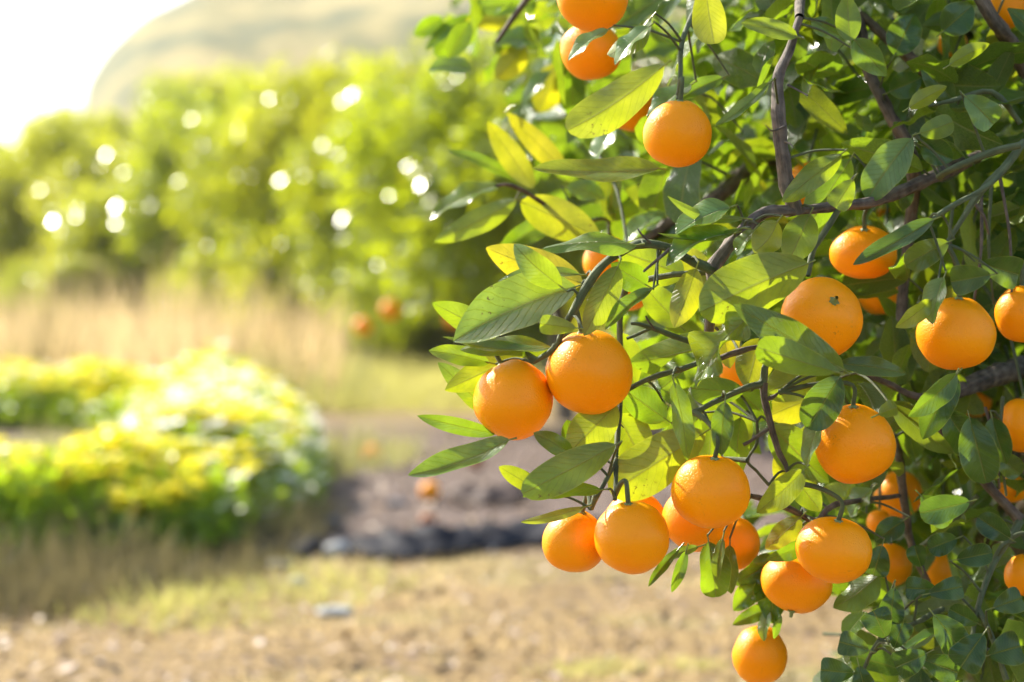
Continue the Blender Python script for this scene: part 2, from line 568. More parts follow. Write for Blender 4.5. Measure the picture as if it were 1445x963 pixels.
def hill_material():
    m, nt, N, L = mat('hillside')
    out = N.new('ShaderNodeOutputMaterial')
    g = nd(nt, 'ShaderNodeNewGeometry')
    n1 = nd(nt, 'ShaderNodeTexNoise', Scale=0.09, Detail=6.0, Roughness=0.65)
    L.new(g.outputs['Position'], n1.inputs['Vector'])
    r = ramp(nt, [(0.40, (0.03, 0.05, 0.012)), (0.50, (0.14, 0.13, 0.03)), (0.60, (0.28, 0.22, 0.07))])
    L.new(n1.outputs['Fac'], r.inputs[0])
    pb = nd(nt, 'ShaderNodeBsdfPrincipled', Roughness=0.95)
    L.new(r.outputs[0], pb.inputs['Base Color'])
    L.new(pb.outputs[0], out.inputs[0])
    return m


hx = np.linspace(hp[0][0], hp[-1][0], 260)
hy = np.linspace(180, 520, 50)
prof = np.interp(hx, [a for a, b in hp], [b for a, b in hp])
HV = []
for yv in hy:
    t = (yv - HD) / (120 if yv < HD else 220)
    s = max(0.0, 1 - t * t) ** 0.8
    for k, xv in enumerate(hx):
        nzv = mnoise.fractal(Vector((xv * 0.025, yv * 0.025, 0)), 1.0, 2.0, 4)
        HV.append((xv * yv / HD if yv < HD else xv, yv, -1.0 + (prof[k] + 1.0) * s + nzv * 1.8 * s * (0.2 + min(1, abs(yv - HD) / 30))))
idx = np.arange(len(hx) * len(hy)).reshape(len(hy), len(hx))
HF = np.stack([idx[:-1, :-1], idx[:-1, 1:], idx[1:, 1:], idx[1:, :-1]], -1).reshape(-1, 4)
tag(link('hill', mesh_np('hill', np.array(HV), HF, [hill_material()])), 'pale hazy hill rising behind the orchard', None, None, 'structure')

# ------------------------------------------------------------------ haze: one closed box of thin air
hb = empty('haze_tmp')
bpy.data.objects.remove(hb)
hv = np.array([(x, y, z) for x in (-700, 900) for y in (-350, 1500) for z in (-2.2, 75)], dtype=float)
hf = np.array([(0, 1, 3, 2), (4, 6, 7, 5), (0, 4, 5, 1), (2, 3, 7, 6), (0, 2, 6, 4), (1, 5, 7, 3)])
m, nt, N, L = mat('thin_haze')
out = N.new('ShaderNodeOutputMaterial')
pv = N.new('ShaderNodeVolumePrincipled')
pv.inputs['Color'].default_value = (1.0, 0.95, 0.78, 1)
pv.inputs['Density'].default_value = 0.00042
pv.inputs['Anisotropy'].default_value = 0.3
L.new(pv.outputs[0], out.inputs['Volume'])
HAZE = True
if HAZE:
    tag(link('haze', mesh_np('haze', hv, hf, [m], smooth=False)), 'thin warm haze filling the air of the valley', 'haze', None, 'stuff')

# ------------------------------------------------------------------ orchard trees far behind
def rand_dirs(n):
    v = rng.normal(size=(n, 3))
    return v / np.linalg.norm(v, axis=1, keepdims=True)


def crown_mesh(name, n, seed, leaf=0.085):
    """unit crown about 1 m in radius: leaves clumped round many boughs, with gaps between"""
    r = np.random.default_rng(seed)
    nc = 54
    d = r.normal(size=(nc, 3)); d /= np.linalg.norm(d, axis=1, keepdims=True)
    d[:, 2] = np.where(d[:, 2] < -0.93, -d[:, 2], d[:, 2])
    cr = 0.50 + 0.42 * r.random(nc)
    C = d * cr[:, None] * np.array([1, 1, 0.95])
    rad = 0.16 + 0.16 * r.random(nc)
    wt = rad ** 2 / (rad ** 2).sum()
    k = r.choice(nc, n, p=wt)
    dd = r.normal(size=(n, 3)); dd /= np.linalg.norm(dd, axis=1, keepdims=True)
    P = C[k] + dd * (rad[k] * (0.55 + 0.5 * r.random(n)))[:, None]
    nrm = dd * 0.8 + np.array([0, 0, 0.7]) + r.normal(size=(n, 3)) * 0.55
    xd = dd * 0.5 + np.array([0, 0, -0.45]) + r.normal(size=(n, 3)) * 0.6
    R = frames(xd, nrm)
    sc = leaf * (0.7 + 0.6 * r.random(n))
    R = R * np.stack([sc, sc * 0.5, sc], 1)[:, None, :]
    tv = np.array([(0, 0, 0), (0.45, -0.5, 0.08), (1, 0, 0), (0.45, 0.5, 0.08)])
    tf = np.array([(0, 1, 2, 3)])
    uv = np.array([(0, .5), (.5, .2), (1, .5), (.5, .8)])
    V, Fc, U, A, M = soup(name, tv, tf, R, P, rnd=r.random(n), uv=uv)
    return mesh_np(name, V, Fc, [M_LEAF_FAR], U, None, A, smooth=False)


crowns = [crown_mesh('crown', 22000, 11, 0.07), crown_mesh('crown', 22000, 12, 0.07), crown_mesh('crown', 22000, 13, 0.068)]


def far_trunk(h, r, seed):
    q = random.Random(seed)
    ch, off = [], 0
    V, Fc, U = [], [], []

    def add(p, rd):
        nonlocal off
        v, f, u = tube_data(p, rd, 8, 0.15, seed)
        V.append(v); Fc.append(f + off); U.append(u); off += len(v)
    lean = Vector((q.uniform(-.1, .1), q.uniform(-.1, .1), 0))
    add([(0, 0, -0.05), tuple(lean * .5 + Vector((0, 0, h * .2))), tuple(lean + Vector((0, 0, h * .4)))], [r, r * .8, r * .7])
    for k in range(5):
        a = k * 1.257 + q.uniform(-.3, .3)
        e = Vector((math.cos(a), math.sin(a), 0)) * h * 0.32
        add([tuple(lean + Vector((0, 0, h * .38))), tuple(lean + e * .4 + Vector((0, 0, h * .55))), tuple(lean + e + Vector((0, 0, h * .8)))], [r * .55, r * .35, r * .12])
    return mesh_np('trunk', np.concatenate(V), np.concatenate(Fc), [M_BARK], np.concatenate(U))


trunks = [far_trunk(2.6, 0.07, 1), far_trunk(2.6, 0.08, 2)]
# (photo column, distance, height, crown radius, label)
far_trees = [
    (800, 12.5, 2.75, 1.40, 'bright green blurred orange tree right behind the leafy branch'),
    (520, 25.0, 4.0, 2.0, 'yellow green blurred orange tree in the middle of the row, tallest below the hazy hill'),
    (600, 31.0, 4.6, 2.0, 'blurred orange tree half hidden between the two nearest trees of the row'),
    (330, 31.0, 4.1, 2.1, 'rounded blurred orange tree under the left half of the hill, above the yellow flowers'),
    (190, 40.0, 3.9, 2.4, 'hazy green tree left of the rounded one, below the steep end of the hill'),
    (55, 48.0, 4.3, 2.6, 'hazy yellow green tree second from the left end of the row'),
    (-60, 52.0, 4.9, 2.5, 'hazy tree cut by the left edge of the picture'),
    (430, 42.0, 5.3, 2.5, 'hazy tree behind the row, right of the rounded tree'),
    (130, 74.0, 7.0, 3.2, 'far pale tree on the rise, under the foot of the steep hill end'),
    (20, 78.0, 6.0, 3.0, 'far pale tree on the rise at the far left under the white sky'),
    (235, 84.0, 8.0, 3.6, 'far pale tree on the rise, left of the tallest one on the slope'),
    (330, 92.0, 9.3, 4.0, 'tallest far pale tree on the slope, directly before the hill'),
    (440, 88.0, 8.0, 3.6, 'far pale tree on the slope, right of the tallest one'),
    (560, 90.0, 8.0, 3.8, 'far pale tree on the slope above the middle of the row'),
    (1000, 17.0, 3.2, 1.6, 'blurred orange tree seen through gaps in the middle of the leafy branch'),
    (1250, 14.0, 3.0, 1.5, 'blurred orange tree seen through gaps at the right of the leafy branch'),
    (610, 23.5, 3.5, 1.7, 'low bushy tree directly left of the near leaf tips, dark at its foot'),
    (450, 28.0, 3.9, 1.8, 'bushy green tree at the end of the sunlit grass strip'),
    (255, 33.0, 3.2, 2.2, 'low bushy tree of the row between the rounded one and the hazy green one'),
    (450, 26.0, 3.3, 1.8, 'bushy tree of the row just left of the yellow green one'),
    (700, 21.0, 3.4, 1.7, 'bushy tree hanging low behind the tips of the near leaves'),
    (110, 42.0, 4.6, 2.1, 'hazy tree of the row between the first two at the left'),
    (-10, 46.0, 4.4, 2.3, 'leftmost hazy tree of the row fully in the picture'),
]
tree_pos = []
for i, (px, D, h, cr, lab) in enumerate(far_trees):
    x = (px - 722.5) / F * D
    z0 = ground_height(x, D)
    t = empty('orange_tree', (x, D, z0))
    tag(t, lab, 'tree', 'orchard trees behind the branch')
    tr = link('trunk', trunks[i % 2], t)
    tr.scale = (h / 2.6,) * 3
    c = link('crown', crowns[i % 3], t)
    bot = 0.42 if D < 13 else -0.06 * h
    ry = (h - bot) / 2
    c.location = (0, 0, h - ry)
    c.scale = (cr, cr, ry)
    c.rotation_euler = (0, 0, i * 1.9)
    c.color = (0.12 + 0.60 * ((i * 37) % 10) / 10, 0, 0, 1)
    c['kind'] = 'stuff'
    tree_pos.append((x, D, z0, h, cr))

for i, (px, D, h, cr, lab) in enumerate((
        (40, 33.0, 1.3, 1.0, 'low green bush at the foot of the trees, far left behind the tall dry grass'),
        (135, 31.0, 1.5, 0.9, 'rounded dark bush behind the tall dry grass, second from the left'),
        (215, 34.0, 1.1, 1.1, 'low wide bush at the foot of the trees left of the rounded tree'),
        (300, 29.0, 1.35, 0.9, 'low bright bush under the rounded tree'),
        (385, 27.0, 1.2, 0.9, 'yellowish low bush at the foot of the trees where the dry grass ends'),
        (470, 26.0, 1.0, 0.7, 'small low bush beside the sunlit grass strip'))):
    x = (px - 722.5) / F * D
    b = empty('bush', (x, D, 0))
    tag(b, lab, 'bush', 'low bushes at the foot of the orchard trees')
    c = link('crown', crowns[(i + 1) % 3], b)
    c.location = (0, 0, h * 0.45); c.scale = (cr, cr, h * 0.55); c.rotation_euler = (0, 0, i * 2.3)
    c.color = (0.3 + 0.12 * (i % 4), 0, 0, 1); c['kind'] = 'stuff'

# ------------------------------------------------------------------ flowers, grasses and litter
M_FGREEN = flat_material('flower_foliage', (0.07, 0.16, 0.02), 0.30, (0.13, 0.21, 0.03), 9.0, (0.55, 0.74, 0.02), 0.45, rndvar=0.4)
M_PETAL = flat_material('yellow_petal', (0.85, 0.78, 0.05), 0.4, (0.82, 0.64, 0.02), 9.0, (0.95, 0.88, 0.05), 0.5)
M_WPETAL = flat_material('white_petal', (0.86, 0.86, 0.80), 0.3, (0.82, 0.82, 0.70), 9.0, (0.95, 0.95, 0.85), 0.45)
M_STRAW = flat_material('dry_straw', (0.60, 0.45, 0.22), 0.6, (0.42, 0.30, 0.14), 3.0, (0.80, 0.62, 0.32), 0.42, rndvar=0.5)
M_MIXG = flat_material('half_dry_grass', (0.34, 0.32, 0.11), 0.6, (0.20, 0.22, 0.07), 3.0, (0.55, 0.52, 0.16), 0.35, rndvar=0.5)
M_BRUSH = flat_material('grey_brush', (0.14, 0.105, 0.05), 0.8, (0.08, 0.085, 0.03), 3.0, (0.30, 0.25, 0.11), 0.3, rndvar=0.7)
M_GRASS = flat_material('short_grass', (0.28, 0.28, 0.08), 0.5, (0.36, 0.31, 0.12), 3.0, (0.60, 0.58, 0.16), 0.45, rndvar=0.3)
M_LITTER = flat_material('leaf_litter', (0.50, 0.36, 0.20), 0.6, (0.16, 0.09, 0.05), 5.0, rndvar=0.9)
M_WHITE = flat_material('pale_chip', (0.80, 0.78, 0.72), 0.4, (0.62, 0.58, 0.50), 5.0)

quad_tv = np.array([(0, 0, 0), (0.5, -0.5, 0.05), (1, 0, 0), (0.5, 0.5, 0.05)])
quad_tf = np.array([(0, 1, 2, 3)])
blade_tv = np.array([(0, -0.5, 0), (0, 0.5, 0), (0.55, 0.35, 0.04), (0.55, -0.35, 0.04), (1.0, 0.03, 0.22), (1.0, -0.03, 0.22)])
blade_tf = np.array([(0, 3, 2, 1), (3, 5, 4, 2)])


def curve_pts(poly, n, width):
    """n random points round a ground polyline given as (photo column, distance)"""
    P = np.array([((p - 722.5) / F * d, d) for p, d in poly])
    seg = np.linalg.norm(np.diff(P, axis=0), axis=1)
    cum = np.concatenate([[0], np.cumsum(seg)])
    s = rng.random(n) * cum[-1]
    X = np.interp(s, cum, P[:, 0]); Y = np.interp(s, cum, P[:, 1])
    a = rng.random(n) * 6.283
    r = width * np.sqrt(rng.random(n))
    return X + np.cos(a) * r, Y + np.sin(a) * r, r / width, s / cum[-1]


def flower_patch(name, label, poly, width, height, nleaf, nflow, nwhite, white_from=0.5, white_to=1.0):
    X, Y, rr, s = curve_pts(poly, nleaf, width)
    lump = np.array([mnoise.noise(Vector((x * 2.2, y * 2.2, 1))) for x, y in zip(X, Y)])
    H = height * np.sqrt(np.clip(1.05 - rr ** 2, 0.05, 1)) * (0.85 + 0.45 * lump)
    Z = H * rng.random(nleaf) ** 0.6
    nrm = rng.normal(size=(nleaf, 3)) * 0.7 + np.array([0, 0, 0.8])
    xd = rng.normal(size=(nleaf, 3)) + np.array([0, 0, 0.5])
    sc = 0.05 * (0.6 + 0.8 * rng.random(nleaf))
    R = frames(xd, nrm) * np.stack([sc, sc * 0.45, sc], 1)[:, None, :]
    ch = [soup('', quad_tv, quad_tf, R, np.stack([X, Y, Z], 1), rnd=rng.random(nleaf), midx=np.zeros(nleaf, int))]
    # stems
    ns = nleaf // 14
    X, Y, rr, s = curve_pts(poly, ns, width)
    xd = rng.normal(size=(ns, 3)) * 0.18 + np.array([0, 0, 1])
    R = frames(xd, rng.normal(size=(ns, 3)))
    hh = height * np.sqrt(np.clip(1.05 - rr ** 2, 0.05, 1)) * (0.8 + 0.25 * rng.random(ns))
    R = R * np.stack([hh, np.full(ns, .006), np.full(ns, .006)], 1)[:, None, :]
    ch.append(soup('', blade_tv, blade_tf, R, np.stack([X, Y, np.zeros(ns)], 1), rnd=rng.random(ns), midx=np.zeros(ns, int)))
    # flower heads: five small petals each
    for cnt, mi, lo, hi in ((nflow, 1, 0, 1), (nwhite, 2, white_from, white_to)):
        if not cnt: continue
        X, Y, rr, s = curve_pts(poly, cnt * 9, width)
        lm = np.array([mnoise.noise(Vector((x * 5, y * 5, 4))) for x, y in zip(X, Y)])
        ok = (s >= lo) & (s <= hi) & (rr < (0.82 if mi == 1 else 1.0)) & ((lm > -0.12) | (mi == 2))
        X, Y, rr = X[ok][:cnt], Y[ok][:cnt], rr[ok][:cnt]
        c = len(X)
        lump = np.array([mnoise.noise(Vector((x * 2.2, y * 2.2, 1))) for x, y in zip(X, Y)])
        H = height * np.sqrt(np.clip(1.05 - rr ** 2, 0.05, 1)) * (0.85 + 0.45 * lump)
        Z = H * (0.86 + 0.26 * rng.random(c)) if mi == 1 else H * (0.75 + 0.40 * rng.random(c))
        up = rng.normal(size=(c, 3)) * 0.45 + np.array([0, 0, 1.0])
        up /= np.linalg.norm(up, axis=1, keepdims=True)
        for k in range(5):
            a = k * 1.2566 + rng.random(c)
            t = np.stack([np.cos(a), np.sin(a), np.zeros(c)], 1)
            xd = t + up * 0.35
            sc = (0.032 if mi == 1 else 0.036) * (0.8 + 0.4 * rng.random(c))
            R = frames(xd, up) * np.stack([sc, sc * 0.9, sc], 1)[:, None, :]
            ch.append(soup('', quad_tv, quad_tf, R, np.stack([X, Y, Z], 1), rnd=rng.random(c), midx=np.full(c, mi)))
    me = merge(name, ch, [M_FGREEN, M_PETAL, M_WPETAL])
    return tag(link(name, me), label, 'flowers', None, 'stuff')


front = [(-260, 5.9), (-80, 6.0), (60, 6.15), (180, 6.4), (260, 7.0), (300, 7.8)]
bend = [(285, 7.4), (318, 8.6), (325, 9.7), (290, 10.9)]
back = [(290, 11.2), (210, 11.8), (100, 12.2), (0, 12.3), (-140, 12.5), (-300, 12.6)]
flower_patch('yellow_flowers', 'bright yellow flowering bushes along the near edge of the bed at the lower left', front, 0.42, 0.41, 24000, 2500, 750, 0.45, 1)
flower_patch('yellow_flowers', 'yellow and white flowering clump at the rounded right end of the flower bed', bend, 0.44, 0.43, 16000, 1700, 1250, 0.0, 1)
flower_patch('yellow_flowers', 'thin row of yellow flowers at the back of the bed before the tall dry grass', back, 0.45, 0.40, 13000, 2000, 200, 0.1, 0.9)


def grass(name, label, cat, material, gen, n, h0, h1, w, spread=0.35, z=None):
    X, Y = gen(n)
    lmp = np.array([mnoise.noise(Vector((a * 2.7, b * 2.7, 11))) for a, b in zip(X, Y)])
    xd = rng.normal(size=(n, 3)) * spread + np.array([0, 0, 1])
    hh = (h0 + (h1 - h0) * rng.random(n)) * np.clip(0.85 + 1.1 * lmp, 0.3, 1.5)
    R = frames(xd, rng.normal(size=(n, 3))) * np.stack([hh, np.full(n, w), hh * 0.8], 1)[:, None, :]
    V, Fc, U, A, M = soup('', blade_tv, blade_tf, R, np.stack([X, Y, hgt_np(X, Y) - 0.01], 1), rnd=rng.random(n))
    me = mesh_np(name, V, Fc, [material], None, None, A)
    return tag(link(name, me), label, cat, None, 'stuff')


def box_gen(px0, px1, d0, d1, clump=0.0, cs=1.0):
    def g(n):
        d = d0 + (d1 - d0) * rng.random(n * 3)
        p = px0 + (px1 - px0) * rng.random(n * 3)
        X = (p - 722.5) / F * d
        if clump:
            v = np.array([mnoise.noise(Vector((a * cs, b * cs, 7))) for a, b in zip(X, d)])
            k = v > clump
            X, d = X[k], d[k]
        while len(X) < n:
            X = np.concatenate([X, X]); d = np.concatenate([d, d])
        X, d = X[:n], d[:n]
        return X + rng.normal(size=n) * 0.01, d + rng.normal(size=n) * 0.01
    return g


grass('dry_grass', 'tall dry tan grass standing behind the yellow flowers, before the trees', 'grass', M_STRAW, box_gen(-200, 470, 13, 27, 0.05, 0.9), 9000, 0.15, 0.95, 0.012, 0.25)
grass('dry_grass', 'shorter greenish dry grass thinning out towards the sunlit strip', 'grass', M_MIXG, box_gen(-200, 520, 12.8, 26, -0.05, 0.6), 8000, 0.10, 0.50, 0.012, 0.4)
grass('dry_stalks', 'few grey brown tall stalks standing among the dry grass near the trees', 'dry plants', M_BRUSH, box_gen(-60, 470, 14, 22, 0.22, 1.6), 450, 0.5, 1.15, 0.012, 0.18)
grass('brush', 'dry grey brown brush growing round the foot of the flowers at the lower left', 'dry plants', M_BRUSH, lambda n: curve_pts([(-120, 5.2), (60, 5.35), (230, 5.75), (310, 6.4), (360, 7.4)], n, 0.30)[:2], 7000, 0.04, 0.24, 0.005, 0.5)
grass('low_weeds', 'straw and low plants filling the middle of the flower bed', 'weeds', M_MIXG, lambda n: curve_pts([(-200, 8.6), (60, 8.8), (200, 9.4), (300, 10)], n, 1.2)[:2], 9000, 0.05, 0.22, 0.008, 0.6)
grass('green_grass', 'sunlit pale green grass along the far end of the path', 'grass', M_GRASS, box_gen(400, 760, 13.5, 24, 0.0), 14000, 0.06, 0.20, 0.010, 0.5)
grass('low_weeds', 'low yellow green weeds among the straw in front of the flowers', 'weeds', M_GRASS, lambda n: curve_pts([(240, 5.15), (330, 5.35), (440, 5.6)], n, 0.34)[:2], 1900, 0.02, 0.09, 0.006, 0.8)
grass('low_weeds', 'small green tufts in the straw at the bottom edge below the oranges', 'weeds', M_GRASS, lambda n: tuple(np.concatenate(v) for v in zip(curve_pts([(800, 4.35), (880, 4.45)], n * 2 // 3, 0.09)[:2], curve_pts([(960, 4.5), (1000, 4.4)], n - n * 2 // 3, 0.07)[:2])), 700, 0.01, 0.05, 0.005, 0.8)
grass('straw_stubble', 'short straw stubble covering the near ground', 'straw', M_STRAW, box_gen(-150, 1500, 3.7, 6.2, -0.3, 1.7), 26000, 0.012, 0.055, 0.004, 1.3)


def litter(name, label, cat, material, px0, px1, d0, d1, n, s0, s1, spread=0.3):
    d = d0 + (d1 - d0) * rng.random(n)
    X = (px0 + (px1 - px0) * rng.random(n) - 722.5) / F * d
    Z = np.array([relief(a, b) for a, b in zip(X, d)]) + 0.006
    sc = s0 + (s1 - s0) * rng.random(n)
    R = frames(rng.normal(size=(n, 3)) * np.array([1, 1, .25]), rng.normal(size=(n, 3)) * spread + np.array([0, 0, 1])) * np.stack([sc, sc * .5, sc], 1)[:, None, :]
    V, Fc, U, A, M = soup('', quad_tv, quad_tf, R, np.stack([X, d, Z], 1), rnd=rng.random(n))
    tag(link(name, mesh_np(name, V, Fc, [material], None, None, A)), label, cat, None, 'stuff')


litter('fallen_leaves', 'brown and tan fallen leaves scattered over the ground', 'leaf litter', M_LITTER, -150, 1500, 3.7, 12, 9000, 0.015, 0.05, 0.45)
litter('pale_chips', 'small whitish chips and dry petals scattered on the straw', 'litter', M_WHITE, -150, 1500, 3.8, 8.5, 700, 0.008, 0.022, 0.5)


def crumpled(name, label, cat, pts, w, h, material, nu=60, nv=10, seed=3):
    """a crumpled strip lying along pts (photo column, distance), w wide, ridges h high"""
    P = [((p - 722.5) / F * d, d) for p, d in pts]
    V = []
    for i in range(nu + 1):
        t = i / nu * (len(P) - 1)
        k = min(int(t), len(P) - 2); f = t - k
        cx = P[k][0] * (1 - f) + P[k + 1][0] * f
        cy = P[k][1] * (1 - f) + P[k + 1][1] * f
        taper = min(1, 6 * min(i / nu, 1 - i / nu) + 0.25)
        for j in range(nv + 1):
            s = j / nv - 0.5
            q = Vector((cx * 9 + seed, (cy + s * w) * 14, seed))
            z = 0.014 + h * taper * (1 - 4 * s * s) * (0.55 + 0.9 * mnoise.noise(q)) + 0.012 * mnoise.noise(q * 3)
            V.append((cx + 0.03 * mnoise.noise(q * 1.7), cy + s * w * taper * (1 + 0.4 * mnoise.noise(Vector((cx * 5, seed, 0)))), max(z, 0.005)))
    iw = nv + 1
    Fc = [(i * iw + j, (i + 1) * iw + j, (i + 1) * iw + j + 1, i * iw + j + 1) for i in range(nu) for j in range(nv)]
    o = link(name, mesh_np(name, np.array(V), np.array(Fc), [material]))
    so_ = o.modifiers.new('thickness', 'SOLIDIFY'); so_.thickness = 0.002; so_.offset = 1
    return tag(o, label, cat)


M_PLASTIC = flat_material('black_plastic', (0.010, 0.011, 0.016), 0.75, (0.03, 0.03, 0.036), 14.0, bump=0.002, spec=0.12)
M_DARKCLOTH = flat_material('dark_scrap', (0.035, 0.022, 0.018), 0.8, (0.09, 0.05, 0.035), 14.0, bump=0.004)
crumpled('plastic_sheet', 'long crumpled black plastic sheet lying across the soil behind the straw', 'plastic sheet', [(470, 6.35), (560, 6.3), (650, 6.45), (740, 6.65), (860, 6.7), (980, 6.8)], 0.36, 0.075, M_PLASTIC)
crumpled('plastic_sheet', 'short dark scrap of plastic at the right foot of the flower bed', 'plastic sheet', [(355, 6.3), (400, 6.35), (450, 6.3)], 0.34, 0.06, M_PLASTIC, 20, 8, 8)
crumpled('dark_scrap', 'crumpled dark brown scrap beside the fallen oranges', 'scrap', [(635, 7.9), (680, 7.75), (745, 7.9)], 0.22, 0.085, M_DARKCLOTH, 24, 10, 5)


def rock(name, label, cat, px, py_base, size, material, flat=0.6, seed=1):
    D = 0.85 * F / (py_base - HZ)
    x = (px - 722.5) / F * D
    import bmesh
    bm = bmesh.new()
    bmesh.ops.create_icosphere(bm, subdivisions=3, radius=1)
    for v in bm.verts:
        n_ = mnoise.noise(v.co * 1.6 + Vector((seed * 7, 0, 0)))
        v.co *= 1 + 0.35 * n_
        v.co = Vector((v.co.x * size, v.co.y * size * 0.8, v.co.z * size * flat))
    for f in bm.faces: f.smooth = True
    me = bpy.data.meshes.new(name); bm.to_mesh(me); bm.free()
    o = link(name, me, None, [material])
    o.location = (x, D, size * flat * 0.55)
    return tag(o, label, cat)


M_STONE = flat_material('pale_stone', (0.42, 0.42, 0.40), 0.7, (0.30, 0.30, 0.28), 20, bump=0.003)
M_GSTONE = flat_material('grey_stone', (0.13, 0.13, 0.15), 0.8, (0.08, 0.08, 0.09), 20, bump=0.003)
rock('stone', 'pale flat stone on the soil just left of the long black plastic sheet', 'stone', 476, 786, 0.042, M_STONE, 0.7, 1)
rock('stone', 'flat white stone lying on the straw in the lower middle', 'stone', 472, 868, 0.050, M_STONE, 0.25, 2)
rock('stone', 'small white stone beside the yellow green weeds', 'stone', 419, 830, 0.024, M_STONE, 0.8, 3)
rock('stone', 'grey stone on the shade-toned soil left of the fallen oranges', 'stone', 468, 742, 0.04, M_GSTONE, 0.5, 4)
rock('stone', 'grey stone at the foot of the flower bed, right end', 'stone', 395, 806, 0.04, M_GSTONE, 0.5, 5)
rock('stone', 'dark grey clod on the path between fallen oranges and flowers', 'stone', 560, 715, 0.045, M_GSTONE, 0.4, 6)

# ------------------------------------------------------------------ oranges
def orange_mesh(name, seed, nlat=30, nlon=44, material=None):
    V = []
    for i in range(nlat + 1):
        th = math.pi * i / nlat
        for j in range(nlon):
            a = 2 * math.pi * j / nlon
            d = Vector((math.sin(th) * math.cos(a), math.sin(th) * math.sin(a), math.cos(th)))
            r = 1 + 0.055 * mnoise.noise(d * 1.3 + Vector((seed * 3, 0, 0))) + 0.010 * mnoise.noise(d * 4 + Vector((seed, 5, 0)))
            top = max(0, 1 - th / 0.32); bot = max(0, 1 - (math.pi - th) / 0.2)
            r -= 0.085 * top * top + 0.03 * bot * bot
            r += 0.012 * math.cos(a * 7 + seed) * max(0, 1 - th / 0.7) ** 1.3
            d = d * r
            V.append((d.x, d.y, d.z * 0.95))
    Fc = []
    for i in range(nlat):
        for j in range(nlon):
            j2 = (j + 1) % nlon
            Fc.append((i * nlon + j, (i + 1) * nlon + j, (i + 1) * nlon + j2, i * nlon + j2))
    return mesh_np(name, np.array(V) * 0.035, np.array(Fc), [material or M_PEEL])


peels = [orange_mesh('peel', s) for s in range(5)]
rot_peel = orange_mesh('peel', 9, 20, 28, M_ROT)


def calyx_mesh():
    """green five-pointed star with a stub of stem, sits at the top of a fruit of 35 mm radius"""
    V, Fc = [], []
    n = 10
    for k in range(n):
        a = 2 * math.pi * k / n
        r = 0.0058 if k % 2 == 0 else 0.0034
        V.append((r * math.cos(a), r * math.sin(a), 0.0325 - (0.0012 if k % 2 == 0 else 0)))
    for k in range(n):
        a = 2 * math.pi * k / n
        V.append((0.0019 * math.cos(a), 0.0019 * math.sin(a), 0.0342))
    for k in range(n):
        a = 2 * math.pi * k / n
        V.append((0.0015 * math.cos(a), 0.0015 * math.sin(a), 0.0395))
    for s in range(2):
        for k in range(n):
            k2 = (k + 1) % n
            Fc.append((s * n + k, s * n + k2, (s + 1) * n + k2, (s + 1) * n + k))
    return mesh_np('calyx', np.array(V), np.array(Fc), [M_CALYX])


calyx = calyx_mesh()
OR = []          # (top point, down direction) for the stems


def orange(px, py, rpx, D, label, tilt=(0, 0), squash=(1, 1), group='oranges hanging on the near tree', peel=None, kind='orange', hang=True):
    p = at(px, py, D)
    R = rpx * D / F
    o = empty('orange', p)
    tag(o, label, 'orange', group)
    k = R / 0.0350
    o.rotation_euler = (math.radians(tilt[0]), math.radians(tilt[1]), random.uniform(0, 6.28) * 0)
    o.scale = (k * squash[0], k * (squash[0] + squash[1]) / 2, k * squash[1] / 0.975)
    b = link('peel', peel or peels[len(OR) % 5], o)
    b.rotation_euler = (0, 0, random.uniform(0, 6.28))
    c = link('calyx', calyx, o)
    Rm = o.rotation_euler.to_matrix()
    top = p + Rm @ Vector((0, 0, R * squash[1] * 1.10))
    if hang: OR.append((top, (Rm @ Vector((0, 0, 1))) if abs(tilt[0]) < 50 else None))
    return o


